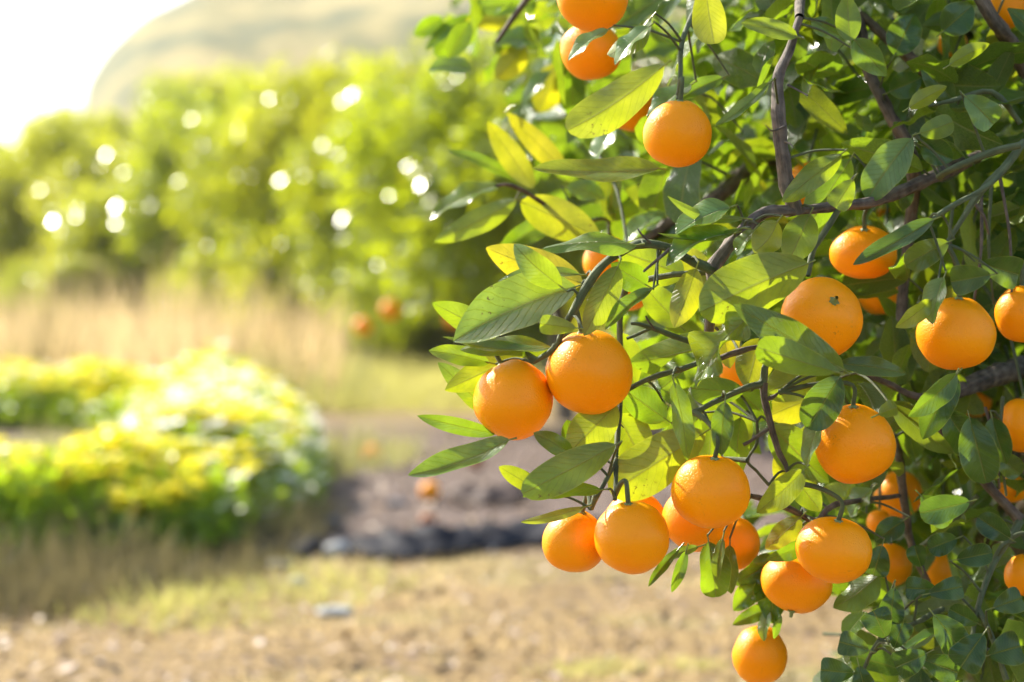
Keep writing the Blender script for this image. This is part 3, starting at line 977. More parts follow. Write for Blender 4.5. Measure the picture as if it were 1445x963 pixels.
G = 'oranges hanging on the near tree'
oranges = [
    (836, -6, 51, 1.80, 'orange cut by the top edge of the picture, above the big yellow green leaf', (15, 10), (1, 1)),
    (834, 72, 43, 1.93, 'soft orange just under the one cut by the top edge', (0, 0), (1, 1)),
    (956, 189, 48, 1.72, 'single orange hanging high in the middle on its own green stem', (12, 4), (1, 1.02)),
    (893, 152, 36, 2.08, 'blurred orange half hidden left of the single high orange', (0, 0), (1, 1)),
    (725, 565, 57, 1.69, 'leftmost orange of the tree, lower of the touching pair', (-15, -20), (1, 1)),
    (832, 525, 61, 1.675, 'upper right orange of the touching pair at the left', (10, -12), (1, 1)),
    (1003, 694, 55.5, 1.67, 'top front orange of the low cluster, seen whole', (18, 5), (1, .97)),
    (891, 759, 53, 1.665, 'front middle orange of the low cluster', (12, -6), (1, 1)),
    (811, 764, 46, 1.71, 'left orange of the low cluster, under a short green stem', (10, 14), (1, 1)),
    (985, 733, 49, 1.765, 'orange behind and below the top front one of the low cluster', (0, 0), (1.04, .97)),
    (897, 740, 47, 1.80, 'orange hidden behind the front middle one of the low cluster', (0, -10), (1, 1)),
    (1034, 767, 38, 1.83, 'right and rearmost orange of the low cluster', (0, 0), (1, 1.02)),
    (1160, 448, 58, 1.70, 'orange with a pale green nub on its face, right of the big backlit leaf', (62, 22), (1, .97)),
    (1219, 357, 45, 1.84, 'orange half covered by a long dark leaf, upper right', (25, -3), (1.05, .84)),
    (1349, 471, 55, 1.74, 'large orange with a leaf shadow across its top, at the right', (8, 3), (1, .96)),
    (1442, 443, 38, 1.78, 'orange cut by the right edge beside the shaded large one', (0, 0), (1, 1.1)),
    (1206, 627, 57, 1.70, 'large deep orange fruit with a small leaf touching its right side', (10, -4), (1, 1)),
    (1176, 776, 54, 1.70, 'flat topped orange, upper of the lower right pair', (18, 6), (1, .88)),
    (1124, 824, 51, 1.77, 'lower left orange of the lower right pair, tucked underneath', (165, 12), (1, .82)),
    (1072, 925, 40, 1.84, 'lowest orange hanging alone near the bottom edge', (6, 2), (.96, 1.07)),
    (1142, 262, 34, 2.05, 'soft orange hidden behind the dark upright stem', (0, 0), (1, 1)),
    (888, 404, 36, 1.98, 'orange behind the leaves above the touching pair', (0, 0), (1, 1)),
    (858, 369, 35, 2.10, 'blurred orange behind the arching green twig', (0, 0), (1, 1)),
    (1046, 520, 32, 1.96, 'pale orange in the gap under the glossy curled leaf', (0, 0), (1, 1)),
    (1241, 737, 18, 2.00, 'small orange right beside the flat topped one', (0, 0), (1, 1)),
    (1256, 797, 31, 1.95, 'orange behind round leaves, right of the flat topped one', (0, 0), (1, 1)),
    (1322, 806, 30, 2.02, 'orange behind the round leaves, low at the right', (0, 0), (1, 1)),
    (1363, 808, 22, 2.12, 'small orange right of the one behind the round leaves', (0, 0), (1, .8)),
    (1448, 812, 31, 1.80, 'orange cut by the right edge, low down', (0, 0), (1, 1)),
    (1444, 600, 36, 1.82, 'deep reddish orange cut by the right edge in the middle', (0, 0), (1, 1.1)),
    (1418, 12, 30, 1.92, 'orange near the top right corner', (0, 0), (1, 1)),
    (1344, 62, 20, 2.10, 'small dark orange peeping through leaves near the top right', (0, 0), (1, 1)),
    (1268, 698, 34, 2.06, 'orange mostly hidden behind upright stems at the right', (0, 0), (1, 1)),
    (1378, 566, 22, 2.10, 'small orange under the thick bough at the right', (0, 0), (1, 1.1)),
    (1430, 690, 20, 1.95, 'small orange near the right edge below the reddish one', (0, 0), (1, 1)),
    (1240, 415, 30, 2.00, 'orange in shade right of the fruit with the nub', (0, 0), (1, 1)),
    (1252, 303, 14, 2.25, 'tiny far orange in the bright gap above the half covered one', (0, 0), (1, 1)),
    (1326, 560, 18, 2.15, 'small orange glimpsed between dark leaves left of the bough', (0, 0), (1, 1)),
]
for q in oranges:
    orange(q[0], q[1], q[2], q[3], q[4], q[5], q[6])
NHANG = len(OR)
for px, py, r, D, lab in ((551, 438, 14, 12.0, 'blurred orange on the tree behind, left of the branch tips'),
                          (512, 460, 12, 12.3, 'second blurred orange low on the tree behind, left of the first'),
                          (640, 452, 11, 11.8, 'blurred orange low on the tree behind, under the leaf tips')):
    orange(px, py, r * D / 11.4, D, lab, group='oranges on the tree behind', hang=False)
for px, pyb, sz, lab, pl in ((524, 655, 0.048, 'fallen orange farthest up the path', None),
                             (606, 708, 0.041, 'fallen orange beside the dark brown scrap', None),
                             (603, 748, 0.030, 'brownish fallen orange nearest the black plastic sheet', rot_peel),
                             (672, 662, 0.036, 'brown rotting orange on the soil under the leftmost hanging orange', rot_peel)):
    D = 0.85 * F / (pyb - HZ)
    o = orange(px, 0, sz * F / D, D, lab, (100, 20), group='fallen oranges on the soil', peel=pl, hang=False)
    o.location = ((px - 722.5) / F * D, D, sz * 0.95)

# ------------------------------------------------------------------ the near orange tree
TB = at(1440, 500, 2.45); TB.z = 0.0
tree = empty('orange_tree', TB)
tag(tree, 'near orange tree in focus at the right, fruiting branches reaching to the left', 'tree')
OFF = -TB


def part_mesh(name, me, label=None):
    o = link(name, me, tree)
    o.location = OFF
    if label: o['label'] = label
    return o


SKEL = []     # (point, radius) along all branches, for twigs to root on


def branch(pts, material=None, name='branch', nseg=12, rough=0.45, label=None, reg=True):
    """pts: (photo column, row, depth, radius in photo pixels)"""
    P = [at(a, b, c) for a, b, c, r in pts]
    R = [r * c / F for a, b, c, r in pts]
    if reg:
        for i in range(len(P) - 1):
            for k in range(6):
                t = k / 6
                SKEL.append((P[i].lerp(P[i + 1], t), R[i] * (1 - t) + R[i + 1] * t))
        SKEL.append((P[-1], R[-1]))
    v, f, u = tube_data(P, R, nseg, rough, len(SKEL))
    return part_mesh(name, mesh_np(name, v, f, [material or M_BARK], u), label)


def wtube(pts, radii, name='branch', material=None, reg=False):
    v, f, u = tube_data(pts, radii, 12, 0.15, len(SKEL))
    if reg:
        for p, r in zip(pts, radii): SKEL.append((Vector(p), r))
    return part_mesh(name, mesh_np(name, v, f, [material or M_BARK], u))


# trunk and hidden boughs
t0 = TB
fork = Vector((TB.x - 0.02, TB.y + 0.02, 0.42))
wtube([t0 + Vector((0.02, 0, -0.04)), t0 + Vector((0, 0, 0.15)), fork], [0.062, 0.05, 0.045], 'trunk')
bA = at(1460, 190, 1.95); bB = at(1470, 512, 2.0); bC = at(1280, 240, 1.95)
bD = at(1466, 120, 1.95)
wtube([fork, fork.lerp(bB, .5) + Vector((.03, .02, .02)), bB], [0.036, 0.020, 0.0105])
wtube([fork, fork.lerp(bA, .5) + Vector((.05, .05, .0)), bA], [0.034, 0.02, 0.0065])
wtube([fork, fork.lerp(bD, .5) + Vector((.02, .12, .0)), bD], [0.034, 0.02, 0.0075])
topR = at(1250, -500, 2.3)
wtube([fork, fork.lerp(topR, .5) + Vector((.05, .05, .0)), topR], [0.03, 0.02, 0.006])
topL = at(900, -400, 2.2)
wtube([fork.lerp(topR, .5) + Vector((.05, .05, .0)), at(1120, -150, 2.25), topL], [0.018, 0.012, 0.004], reg=True)
wtube([at(1120, -150, 2.25), at(1130, -60, 1.95), at(1128, 25, 1.745)], [0.010, 0.006, 0.004], reg=True)
wtube([at(1120, -150, 2.25), at(860, -120, 2.2), at(760, -20, 2.15), at(700, 60, 2.15)], [0.010, 0.006, 0.004, 0.002], reg=True)

branch([(1128, 25, 1.745, 5), (1114, 72, 1.735, 6), (1099, 108, 1.725, 8), (1098, 160, 1.715, 9.5), (1103, 210, 1.712, 10), (1111, 260, 1.712, 11), (1122, 303, 1.716, 12)], label='dark upright stem with a few thorns')
branch([(1460, 190, 1.95, 8), (1400, 214, 1.9, 8), (1340, 240, 1.85, 9), (1285, 264, 1.80, 9), (1230, 285, 1.76, 8), (1180, 291, 1.735, 7), (1125, 298, 1.715, 7.5), (1080, 300, 1.70, 8), (1052, 322, 1.69, 9), (1026, 350, 1.685, 10), (1005, 380, 1.68, 10)])
branch([(1006, 382, 1.68, 8), (975, 368, 1.675, 6.5), (945, 351, 1.67, 6), (912, 344, 1.665, 6), (885, 350, 1.662, 6), (860, 366, 1.66, 6.5), (840, 388, 1.66, 6.5), (824, 412, 1.66, 6), (810, 438, 1.662, 5.5), (796, 462, 1.665, 5), (784, 490, 1.67, 4.5), (752, 512, 1.68, 3)], M_TWIG, label='arching grey green twig carrying the touching pair')
branch([(1005, 380, 1.68, 8), (1004, 420, 1.685, 7), (1002, 455, 1.69, 6.5), (997, 492, 1.70, 6)])
branch([(997, 490, 1.70, 5), (960, 478, 1.695, 4), (925, 465, 1.69, 3.2), (903, 458, 1.69, 2.4), (890, 457, 1.69, 2)], M_TWIG, 'twig')
branch([(918, 464, 1.69, 2.5), (900, 472, 1.69, 2.2), (885, 478, 1.685, 2)], M_TWIG, 'twig')
branch([(885, 400, 1.73, 5), (876, 440, 1.735, 4.5), (875, 500, 1.73, 4.5), (875, 560, 1.72, 4.2), (872, 610, 1.71, 4), (869, 650, 1.695, 3.6), (869, 680, 1.68, 3.4), (868, 706, 1.67, 3)], M_TWIG, label='thin hanging twig above the low cluster')
branch([(1006, 383, 1.685, 4.5), (950, 388, 1.70, 4), (918, 394, 1.715, 4), (885, 402, 1.73, 5)], M_TWIG, 'twig')
branch([(870, 648, 1.695, 3.2), (858, 672, 1.68, 3), (843, 700, 1.675, 3.4), (834, 718, 1.68, 4)], M_TWIG, 'twig')
branch([(882, 552, 1.715, 3.2), (905, 540, 1.71, 3.6), (930, 530, 1.705, 4), (965, 520, 1.70, 4), (1004, 505, 1.70, 4.2)], M_TWIG, 'twig')
branch([(967, 588, 1.69, 3.2), (992, 576, 1.69, 4), (1020, 562, 1.69, 4.4), (1050, 548, 1.695, 4.6), (1076, 541, 1.70, 5), (1079, 520, 1.70, 5), (1086, 508, 1.70, 4.6)], M_TWIG)
branch([(1079, 540, 1.70, 5), (1078, 560, 1.70, 5), (1086, 592, 1.70, 5), (1093, 618, 1.70, 4.4), (1100, 640, 1.70, 4), (1108, 655, 1.70, 3.2), (1112, 668, 1.70, 2.4), (1114, 680, 1.70, 2)], label='bare brown twig in the gap over the path')
branch([(1087, 604, 1.70, 2.6), (1070, 615, 1.70, 2.4), (1060, 622, 1.70, 2.2), (1049, 628, 1.70, 2.6)], name='twig')
branch([(1078, 566, 1.70, 3.6), (1092, 560, 1.70, 2.6), (1099, 554, 1.70, 1)], name='twig')
branch([(1068, 595, 1.72, 2.4), (1068, 625, 1.72, 2.2), (1055, 650, 1.72, 2), (1068, 665, 1.72, 2), (1085, 685, 1.72, 2.4)], M_TWIG, 'twig')
branch([(1005, 510, 1.70, 4), (1050, 494, 1.70, 4), (1075, 489, 1.70, 3.4), (1120, 480, 1.72, 3), (1150, 470, 1.76, 3)], name='twig')
branch([(1460, 516, 2.0, 16), (1410, 528, 1.95, 15), (1360, 548, 1.90, 12), (1325, 562, 1.88, 9), (1290, 560, 1.86, 5), (1250, 540, 1.84, 4), (1210, 526, 1.80, 3)], label='thick dark bough at the right edge')
branch([(1215, 20, 1.92, 6), (1222, 90, 1.90, 8), (1250, 150, 1.88, 9), (1276, 200, 1.88, 10), (1290, 240, 1.90, 10), (1283, 330, 1.92, 8), (1272, 430, 1.92, 7), (1264, 520, 1.90, 6), (1266, 620, 1.90, 6), (1275, 700, 1.90, 6), (1290, 780, 1.92, 5), (1330, 860, 1.92, 4)])
branch([(1215, 20, 1.92, 6), (1260, 62, 1.90, 7), (1300, 95, 1.90, 8), (1335, 135, 1.90, 9), (1352, 160, 1.92, 8), (1400, 210, 2.0, 8)])
branch([(1375, -20, 1.85, 9), (1400, 25, 1.85, 10), (1425, 60, 1.88, 11), (1450, 105, 1.9, 12)])
branch([(1120, 300, 2.3, 12), (1090, 225, 2.2, 10), (1050, 245, 2.15, 11), (1005, 285, 2.12, 12), (950, 312, 2.12, 8), (905, 340, 2.12, 6), (850, 345, 2.1, 4), (740, 270, 2.0, 3), (700, 262, 1.97, 2)])
branch([(1440, 175, 1.80, 4), (1400, 130, 1.80, 4), (1345, 142, 1.80, 3), (1310, 150, 1.80, 2)], M_TWIG, 'twig')
branch([(1440, 205, 1.74, 5), (1400, 215, 1.745, 5), (1340, 240, 1.75, 5), (1325, 250, 1.76, 5)], M_TWIG, 'twig')
branch([(1445, 200, 1.76, 5), (1415, 240, 1.74, 6), (1385, 270, 1.735, 5), (1335, 345, 1.73, 3)], M_TWIG, 'twig')
branch([(1425, 230, 1.73, 4), (1395, 262, 1.72, 4), (1345, 290, 1.70, 3.6), (1310, 312, 1.69, 3.4)], M_TWIG, 'twig')
branch([(1192, 280, 1.735, 4), (1172, 315, 1.73, 4.4), (1157, 338, 1.725, 5), (1147, 355, 1.72, 4), (1140, 390, 1.71, 3.4)], M_TWIG, 'twig')
branch([(1300, 570, 1.88, 6), (1340, 620, 1.86, 6), (1390, 680, 1.84, 7), (1440, 735, 1.83, 8)])
branch([(1290, 780, 1.9, 4), (1340, 740, 1.86, 3.4), (1380, 700, 1.84, 3.4)], M_TWIG, 'twig')
branch([(1440, 735, 1.83, 6), (1400, 800, 1.78, 5), (1380, 860, 1.75, 4), (1372, 900, 1.74, 3)], M_TWIG, 'twig')
branch([(1330, 860, 1.85, 4), (1290, 880, 1.78, 3.5), (1240, 905, 1.74, 3), (1215, 955, 1.73, 2.6)], M_TWIG, 'twig')
branch([(1270, 700, 1.88, 3), (1180, 712, 1.8, 4), (1150, 735, 1.77, 4), (1110, 716, 1.76, 5), (1060, 700, 1.74, 3.4)], name='twig')
branch([(1380, 860, 1.75, 4), (1400, 900, 1.73, 4), (1420, 960, 1.72, 4)], M_TWIG, 'twig')
for k, (x0, y0, x1, y1, d) in enumerate(((1385, 275, 1372, 440, 1.78), (1400, 250, 1402, 430, 1.80), (1410, 245, 1428, 420, 1.77), (1345, 290, 1348, 380, 1.82), (1370, 280, 1395, 330, 1.76), (1415, 560, 1420, 700, 1.8), (1390, 575, 1410, 690, 1.83))):
    branch([(x0, y0, d, 2.6), ((x0 + x1) / 2 + 6 * (-1) ** k, (y0 + y1) / 2, d - .01, 2.2), (x1, y1, d, 1.6)], M_TWIG if k % 2 else M_BARK, 'twig')
branch([(957, 140, 1.722, 2.6), (960, 105, 1.73, 3.0), (963, 60, 1.75, 3.4), (985, 10, 1.80, 4), (1040, -50, 1.95, 5), (1110, -150, 2.2, 6)], M_TWIG, 'twig')
# thorns and snags
for a in (((1108, 178, 1.705, 2.2), (1090, 185, 1.69, 1.2), (1080, 176, 1.685, .4)), ((1108, 200, 1.70, 2.2), (1116, 204, 1.69, .9), (1120, 210, 1.685, .3)),
          ((918, 343, 1.66, 2), (906, 332, 1.655, 1.6), (900, 323, 1.655, 1)), ((945, 352, 1.665, 3), (930, 365, 1.65, 2.4), (912, 380, 1.65, 2), (908, 384, 1.65, 1.4)),
          ((1005, 430, 1.68, 2), (997, 425, 1.675, .8)), ((1010, 463, 1.69, 2.4), (1017, 470, 1.685, 1.6)), ((868, 590, 1.70, 2), (880, 604, 1.70, .8)),
          ((925, 467, 1.69, 2), (916, 455, 1.685, 1.4), (911, 446, 1.685, 1.2)), ((1112, 120, 1.72, 2), (1140, 135, 1.70, 1))):
    branch(list(a), name='twig', nseg=5, rough=0, reg=False)

# ---- leaves placed one by one
LEAVES = []      # for counting and root twigs


def leaf(bx, by, tx, ty, w, D, dD=0.0, face=1, roll=0, sag=0.06, fold=0.22, wave=0.12, lat=0.0, yel=0.0, pale=0.0, peak=0.45, sharp=1.0, curl=0.0, ph=None, pet=True, gl=0.0):
    if D > 1.88: D = 1.69 + (D - 1.69) * 1.55
    B = at(bx, by, D); T = at(tx, ty, D + dD)
    X = T - B
    Lg = X.length
    X.normalize()
    view = (CAM - (B + T) / 2).normalized()
    n = (view - X * view.dot(X)).normalized()
    n = Matrix.Rotation(math.radians(roll), 3, X) @ n
    W = w * D / F
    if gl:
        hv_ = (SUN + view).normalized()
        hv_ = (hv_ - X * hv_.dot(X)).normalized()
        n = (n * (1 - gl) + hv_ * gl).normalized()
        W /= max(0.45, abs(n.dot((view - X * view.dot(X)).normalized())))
    if face < 0: n = -n
    Y = n.cross(X)
    me = leaf_mesh('leaf', Lg, W, 20, 10, mats=[M_LEAF], rnd=random.random() * 0.999, pet=(0.007, 0.0009), sag=sag * 1.2, fold=fold * 1.15, wave=wave * 1.3, lat=lat, peak=peak, sharp=sharp,
                   ph=random.uniform(0, 6) if ph is None else ph, wk=random.uniform(1.1, 2.2), tipcurl=curl)
    o = link('leaf', me, tree)
    M4 = Matrix((X, Y, n)).transposed().to_4x4()
    M4.translation = B + OFF
    o.matrix_basis = M4
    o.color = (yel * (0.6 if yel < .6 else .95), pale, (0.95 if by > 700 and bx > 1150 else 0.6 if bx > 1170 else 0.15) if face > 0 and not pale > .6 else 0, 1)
    LEAVES.append((B, X))
    return o


# roll > 0 turns the leaf about its base-to-tip axis; face 1 = upper side to the lens
HAND = [
    # left tips
    dict(gl=0.35, a=(812, 405, 640, 482, 80, 1.665), face=1, roll=18, sag=.03, fold=.30, wave=.05, pale=.9, yel=.12, lat=-.03),
    dict(a=(792, 405, 724, 346, 42, 1.645), face=1, roll=-12, sag=.10, fold=.2, wave=.15, pale=.8, yel=.2, curl=.10),
    dict(a=(822, 400, 686, 350, 60, 1.78), face=-1, roll=10, yel=.9, wave=.05),
    dict(a=(700, 476, 610, 428, 40, 1.70), face=-1, roll=-10, pale=.6, yel=.2),
    dict(a=(775, 492, 625, 476, 30, 1.675), face=1, roll=62, sag=-.05, pale=.2),
    dict(a=(782, 494, 650, 494, 40, 1.69), face=-1, roll=40, sag=-.08, pale=.5),
    dict(a=(690, 512, 605, 495, 30, 1.70), face=1, roll=15, pale=.3),
    dict(a=(738, 500, 628, 551, 46, 1.70), face=-1, roll=0, yel=.35, sag=.08),
    dict(a=(690, 585, 618, 512, 34, 1.75), face=1, roll=15, pale=.9),
    dict(a=(812, 463, 762, 457, 29, 1.635), face=-1, roll=0, sag=.1, peak=.6, sharp=.5, yel=.35),
    dict(gl=0.5, a=(718, 621, 576, 671, 37, 1.66), face=1, roll=25, sag=-.05, fold=.35, wave=.12, pale=.55, yel=.1, lat=.03),
    dict(a=(700, 612, 589, 587, 25, 1.69), face=1, roll=-10, pale=.5),
    dict(gl=0.85, a=(818, 388, 703, 397, 16, 1.70), face=1, roll=35, pale=.9),
    dict(a=(898, 346, 766, 351, 40, 1.655), face=-1, roll=48, sag=-.05, pale=.5, wave=.3, lat=.03),
    dict(a=(872, 376, 824, 474, 44, 1.65), face=-1, roll=8, yel=.4, sag=.05),
    dict(a=(913, 403, 862, 372, 42, 1.67), face=1, roll=-10, pale=.1, fold=.1, peak=.4),
    dict(a=(920, 408, 854, 466, 30, 1.655), face=1, roll=35, fold=.5, pale=.1),
    dict(a=(965, 388, 868, 352, 66, 1.74), face=-1, roll=0, yel=.35),
    dict(a=(982, 380, 952, 463, 44, 1.65), face=-1, roll=5, yel=.6, wave=.2, curl=.06),
    dict(gl=0.85, a=(1035, 330, 940, 376, 34, 1.655), face=1, roll=35, fold=.35, sag=.1, pale=.1),
    dict(gl=1.0, a=(1030, 293, 953, 331, 34, 1.66), face=1, roll=-25, sag=.05, pale=.5),
    dict(a=(1050, 308, 942, 277, 22, 1.655), face=-1, roll=45, sag=.12, yel=.3),
    dict(a=(1048, 322, 928, 329, 16, 1.65), face=1, roll=55, sag=-.10, yel=.2),
    dict(a=(1097, 313, 1064, 356, 44, 1.65), face=-1, roll=-10, yel=.5, wave=.2, peak=.35, sharp=.6, lat=-.12),
    dict(gl=0.85, a=(1064, 325, 1040, 361, 20, 1.67), face=1, roll=30, pale=.9),
    dict(a=(1140, 372, 988, 441, 88, 1.64), face=-1, roll=-8, sag=.05, yel=.42, wave=.12, peak=.5, sharp=.8, lat=.02),
    dict(a=(1190, 522, 1035, 430, 52, 1.60), face=1, roll=12, fold=.12, sag=.03, lat=.03),
    dict(a=(1180, 525, 1068, 490, 50, 1.565), face=-1, roll=-12, peak=.55, sharp=.6, yel=.15, pale=.4, lat=-.05),
    dict(gl=0.85, a=(1058, 447, 983, 548, 48, 1.645), face=1, roll=-18, fold=.3, wave=.45, sag=.08, ph=1.0),
    dict(a=(1072, 478, 1054, 548, 56, 1.72), face=-1, roll=5, yel=.55),
    dict(a=(1187, 218, 1104, 285, 38, 1.69), face=-1, roll=8, yel=.35, wave=.4, lat=.05),
    dict(a=(1143, 303, 1112, 372, 52, 1.70), face=-1, roll=0, yel=.15),
    dict(a=(1204, 254, 1178, 293, 36, 1.69), face=-1, roll=0, peak=.5, sharp=.4, yel=.3),
    dict(a=(1200, 225, 1136, 330, 54, 1.78), face=-1, roll=-10),
    # middle
    dict(a=(1018, 480, 888, 512, 62, 1.74), face=-1, roll=15, sag=.1, fold=.3, yel=.1),
    dict(a=(990, 500, 934, 548, 50, 1.715), face=-1, roll=5, wave=.4, yel=.1, sharp=.5),
    dict(a=(951, 540, 970, 650, 33, 1.655), face=1, roll=-20, fold=.2, wave=.2, pale=.2),
    dict(a=(1023, 568, 1018, 643, 33, 1.655), face=1, roll=10, fold=.15, pale=.15),
    dict(a=(940, 592, 878, 548, 50, 1.72), face=-1, roll=0),
    dict(a=(995, 610, 862, 696, 78, 1.685), face=-1, roll=-8, peak=.5, sharp=.7, yel=.15, pale=.2, sag=.03),
    dict(a=(868, 628, 737, 697, 54, 1.635), face=-1, roll=4, peak=.5, sharp=.75, sag=.05, pale=.8, fold=.12),
    dict(a=(848, 692, 738, 701, 32, 1.655), face=1, roll=-38, sag=-.10, fold=.2),
    dict(a=(824, 716, 735, 737, 17, 1.66), face=-1, roll=25, yel=.5, sag=.05),
    dict(a=(760, 695, 704, 659, 30, 1.68), face=-1, roll=-15, yel=.45),
    dict(a=(808, 642, 753, 611, 30, 1.67), face=1, roll=10, pale=.1),
    dict(a=(813, 636, 800, 593, 34, 1.70), face=1, roll=10),
    dict(a=(870, 572, 803, 640, 62, 1.675), face=-1, roll=-4, yel=.3, peak=.5),
    dict(a=(872, 585, 910, 660, 64, 1.73), face=-1, roll=5, yel=.25),
    dict(a=(868, 560, 945, 600, 60, 1.75), face=-1, roll=10, yel=.15),
    dict(a=(945, 570, 960, 530, 40, 1.73), face=-1, roll=0),
    dict(a=(1050, 552, 975, 548, 44, 1.725), face=-1, roll=10, sharp=.5),
    dict(a=(1040, 552, 1084, 590, 46, 1.735), face=-1, roll=10, sharp=.6),
    dict(a=(1000, 560, 1060, 620, 60, 1.76), face=-1, roll=0, yel=.3),
    dict(a=(985, 590, 935, 650, 50, 1.75), face=-1, roll=0, yel=.1),
    dict(a=(1005, 585, 1000, 660, 46, 1.78), face=-1, roll=0, yel=.2),
    dict(a=(1045, 590, 1040, 680, 40, 1.75), face=-1, roll=-20),
    dict(a=(1090, 602, 1170, 682, 62, 1.715), face=-1, roll=-12, yel=.1, wave=.15, peak=.4),
    dict(a=(1150, 560, 1083, 588, 52, 1.80), face=-1, roll=0, yel=.5),
    dict(a=(1150, 520, 1078, 556, 60, 1.72), face=-1, roll=12, yel=.1),
    dict(a=(1185, 532, 1140, 605, 56, 1.665), face=1, roll=0, pale=.1, peak=.5, sharp=.7),
    dict(gl=0.85, a=(1162, 588, 1138, 658, 26, 1.67), face=1, roll=-25, pale=1),
    dict(a=(1134, 664, 1068, 724, 42, 1.68), face=1, roll=-15, pale=.1, yel=.1),
    dict(a=(1135, 700, 1095, 640, 48, 1.80), face=-1, roll=0, yel=.6),
    dict(a=(1120, 672, 1158, 722, 40, 1.74), face=-1, roll=0, yel=.3),
    dict(a=(1130, 730, 1080, 775, 36, 1.76), face=-1, roll=10, yel=.5),
    dict(a=(1150, 762, 1082, 790, 26, 1.73), face=1, roll=-20, pale=.1),
    dict(a=(960, 460, 905, 400, 46, 1.80), face=-1, roll=0, yel=.3),
    dict(a=(875, 470, 895, 545, 44, 1.77), face=-1, roll=0, yel=.4),
    dict(a=(1000, 400, 950, 350, 50, 1.80), face=-1, roll=0, yel=.6),
    dict(a=(990, 430, 1010, 360, 46, 1.79), face=-1, roll=0, yel=.5),
    dict(a=(1010, 430, 1030, 520, 46, 1.77), face=-1, roll=10, yel=.8),
    dict(a=(1080, 330, 1110, 385, 58, 1.92), face=-1, roll=0, yel=1.0),
    dict(a=(1100, 300, 1080, 350, 50, 1.95), face=-1, roll=0, yel=1.0),
    # below the low cluster
    dict(a=(958, 775, 915, 828, 16, 1.70), face=1, roll=20),
    dict(a=(968, 778, 948, 836, 18, 1.69), face=1, roll=-10),
    dict(a=(985, 772, 938, 790, 16, 1.71), face=1, roll=20, pale=.5),
    dict(a=(1000, 765, 1010, 843, 52, 1.72), face=1, roll=-15, peak=.6, wave=.3, fold=.3),
    dict(a=(1020, 760, 1012, 820, 20, 1.70), face=1, roll=30),
    dict(a=(1030, 770, 1032, 838, 30, 1.75), face=1, roll=20),
    dict(a=(1110, 780, 1035, 825, 36, 1.80), face=1, roll=-10, wave=.5),
    dict(a=(1100, 800, 1035, 862, 42, 1.80), face=1, roll=10, wave=.5),
    dict(a=(1090, 800, 1090, 880, 48, 1.80), face=1, roll=10, wave=.4),
    dict(a=(1095, 855, 1034, 882, 24, 1.81), face=1, roll=10),
    dict(gl=0.85, a=(1085, 862, 1078, 905, 18, 1.80), face=1, roll=-25, pale=.8),
    dict(a=(1098, 862, 1092, 902, 14, 1.80), face=1, roll=-25, pale=1),
    # upper middle
    dict(a=(937, 92, 801, 184, 64, 1.60), face=-1, roll=10, yel=.55, peak=.55, sharp=.8, fold=.25, lat=-.06, wave=.12),
    dict(a=(1085, 117, 1009, 178, 22, 1.66), face=1, roll=32, sag=-.08, fold=.4, pale=.4),
    dict(gl=0.85, a=(918, 26, 858, 78, 28, 1.72), face=-1, roll=-10, pale=1, peak=.6),
    dict(gl=0.85, a=(916, 38, 868, 92, 22, 1.71), face=1, roll=25, pale=1),
    dict(gl=0.85, a=(858, 42, 802, 86, 18, 1.76), face=1, roll=30, pale=1),
    dict(a=(995, -22, 1008, 62, 50, 1.70), face=-1, roll=-10, peak=.5, sharp=.6, yel=.3),
    dict(a=(1125, 52, 1046, 33, 30, 1.73), face=1, roll=25, pale=.3),
    dict(gl=0.4, a=(930, 238, 752, 238, 34, 1.78), face=1, roll=50, sag=-.03, pale=.5),
    dict(gl=0.85, a=(975, 120, 915, 175, 30, 1.79), face=1, roll=25, pale=.3),
    dict(a=(1020, 110, 960, 140, 26, 1.80), face=1, roll=25, pale=.3),
    dict(a=(800, 245, 716, 160, 34, 1.98), face=-1, roll=0, yel=.75),
    dict(a=(752, 265, 688, 172, 38, 1.98), face=-1, roll=0, yel=.7),
    dict(gl=0.85, a=(705, 262, 606, 310, 26, 1.95), face=1, roll=30, yel=.35),
    dict(a=(728, 282, 612, 341, 38, 1.93), face=-1, roll=15, yel=.4, pale=.2),
    dict(a=(735, 285, 848, 336, 58, 1.90), face=-1, roll=0, yel=.35),
    dict(a=(745, 262, 632, 212, 22, 2.0), face=1, roll=30, pale=.4),
    dict(a=(800, 300, 700, 358, 36, 1.95), face=1, roll=15),
    dict(a=(850, 215, 820, 150, 34, 1.95), face=1, roll=0),
    dict(gl=0.85, a=(870, 180, 838, 230, 26, 1.90), face=1, roll=35, pale=1),
    dict(gl=0.85, a=(800, 265, 855, 280, 30, 1.95), face=1, roll=35, pale=.9),
    dict(a=(930, 262, 850, 310, 40, 1.97), face=-1, roll=0, yel=.5),
    dict(gl=0.85, a=(1000, 262, 905, 310, 50, 2.02), face=1, roll=30, pale=.5),
    dict(gl=0.85, a=(938, 300, 880, 345, 24, 1.90), face=1, roll=35, pale=1),
    dict(a=(1070, 235, 1010, 195, 60, 2.2), face=-1, roll=0, yel=.8),
    dict(a=(1090, 270, 1060, 220, 40, 2.2), face=-1, roll=0, yel=.9),
    # top left, soft
    dict(a=(625, 26, 584, 50, 28, 2.15), face=1, roll=0),
    dict(a=(668, 22, 600, 72, 22, 2.15), face=1, roll=20, sag=.15),
    dict(a=(672, 30, 612, 78, 46, 2.15), face=-1, roll=0, pale=.9),
    dict(gl=0.85, a=(664, 96, 604, 100, 26, 2.12), face=1, roll=25, pale=1),
    dict(a=(720, 30, 658, 28, 30, 2.13), face=-1, roll=0, yel=.8),
    dict(a=(700, 75, 742, 18, 34, 2.13), face=-1, roll=0, yel=.35),
    dict(gl=0.85, a=(758, 58, 698, 62, 30, 2.12), face=1, roll=30, pale=.9),
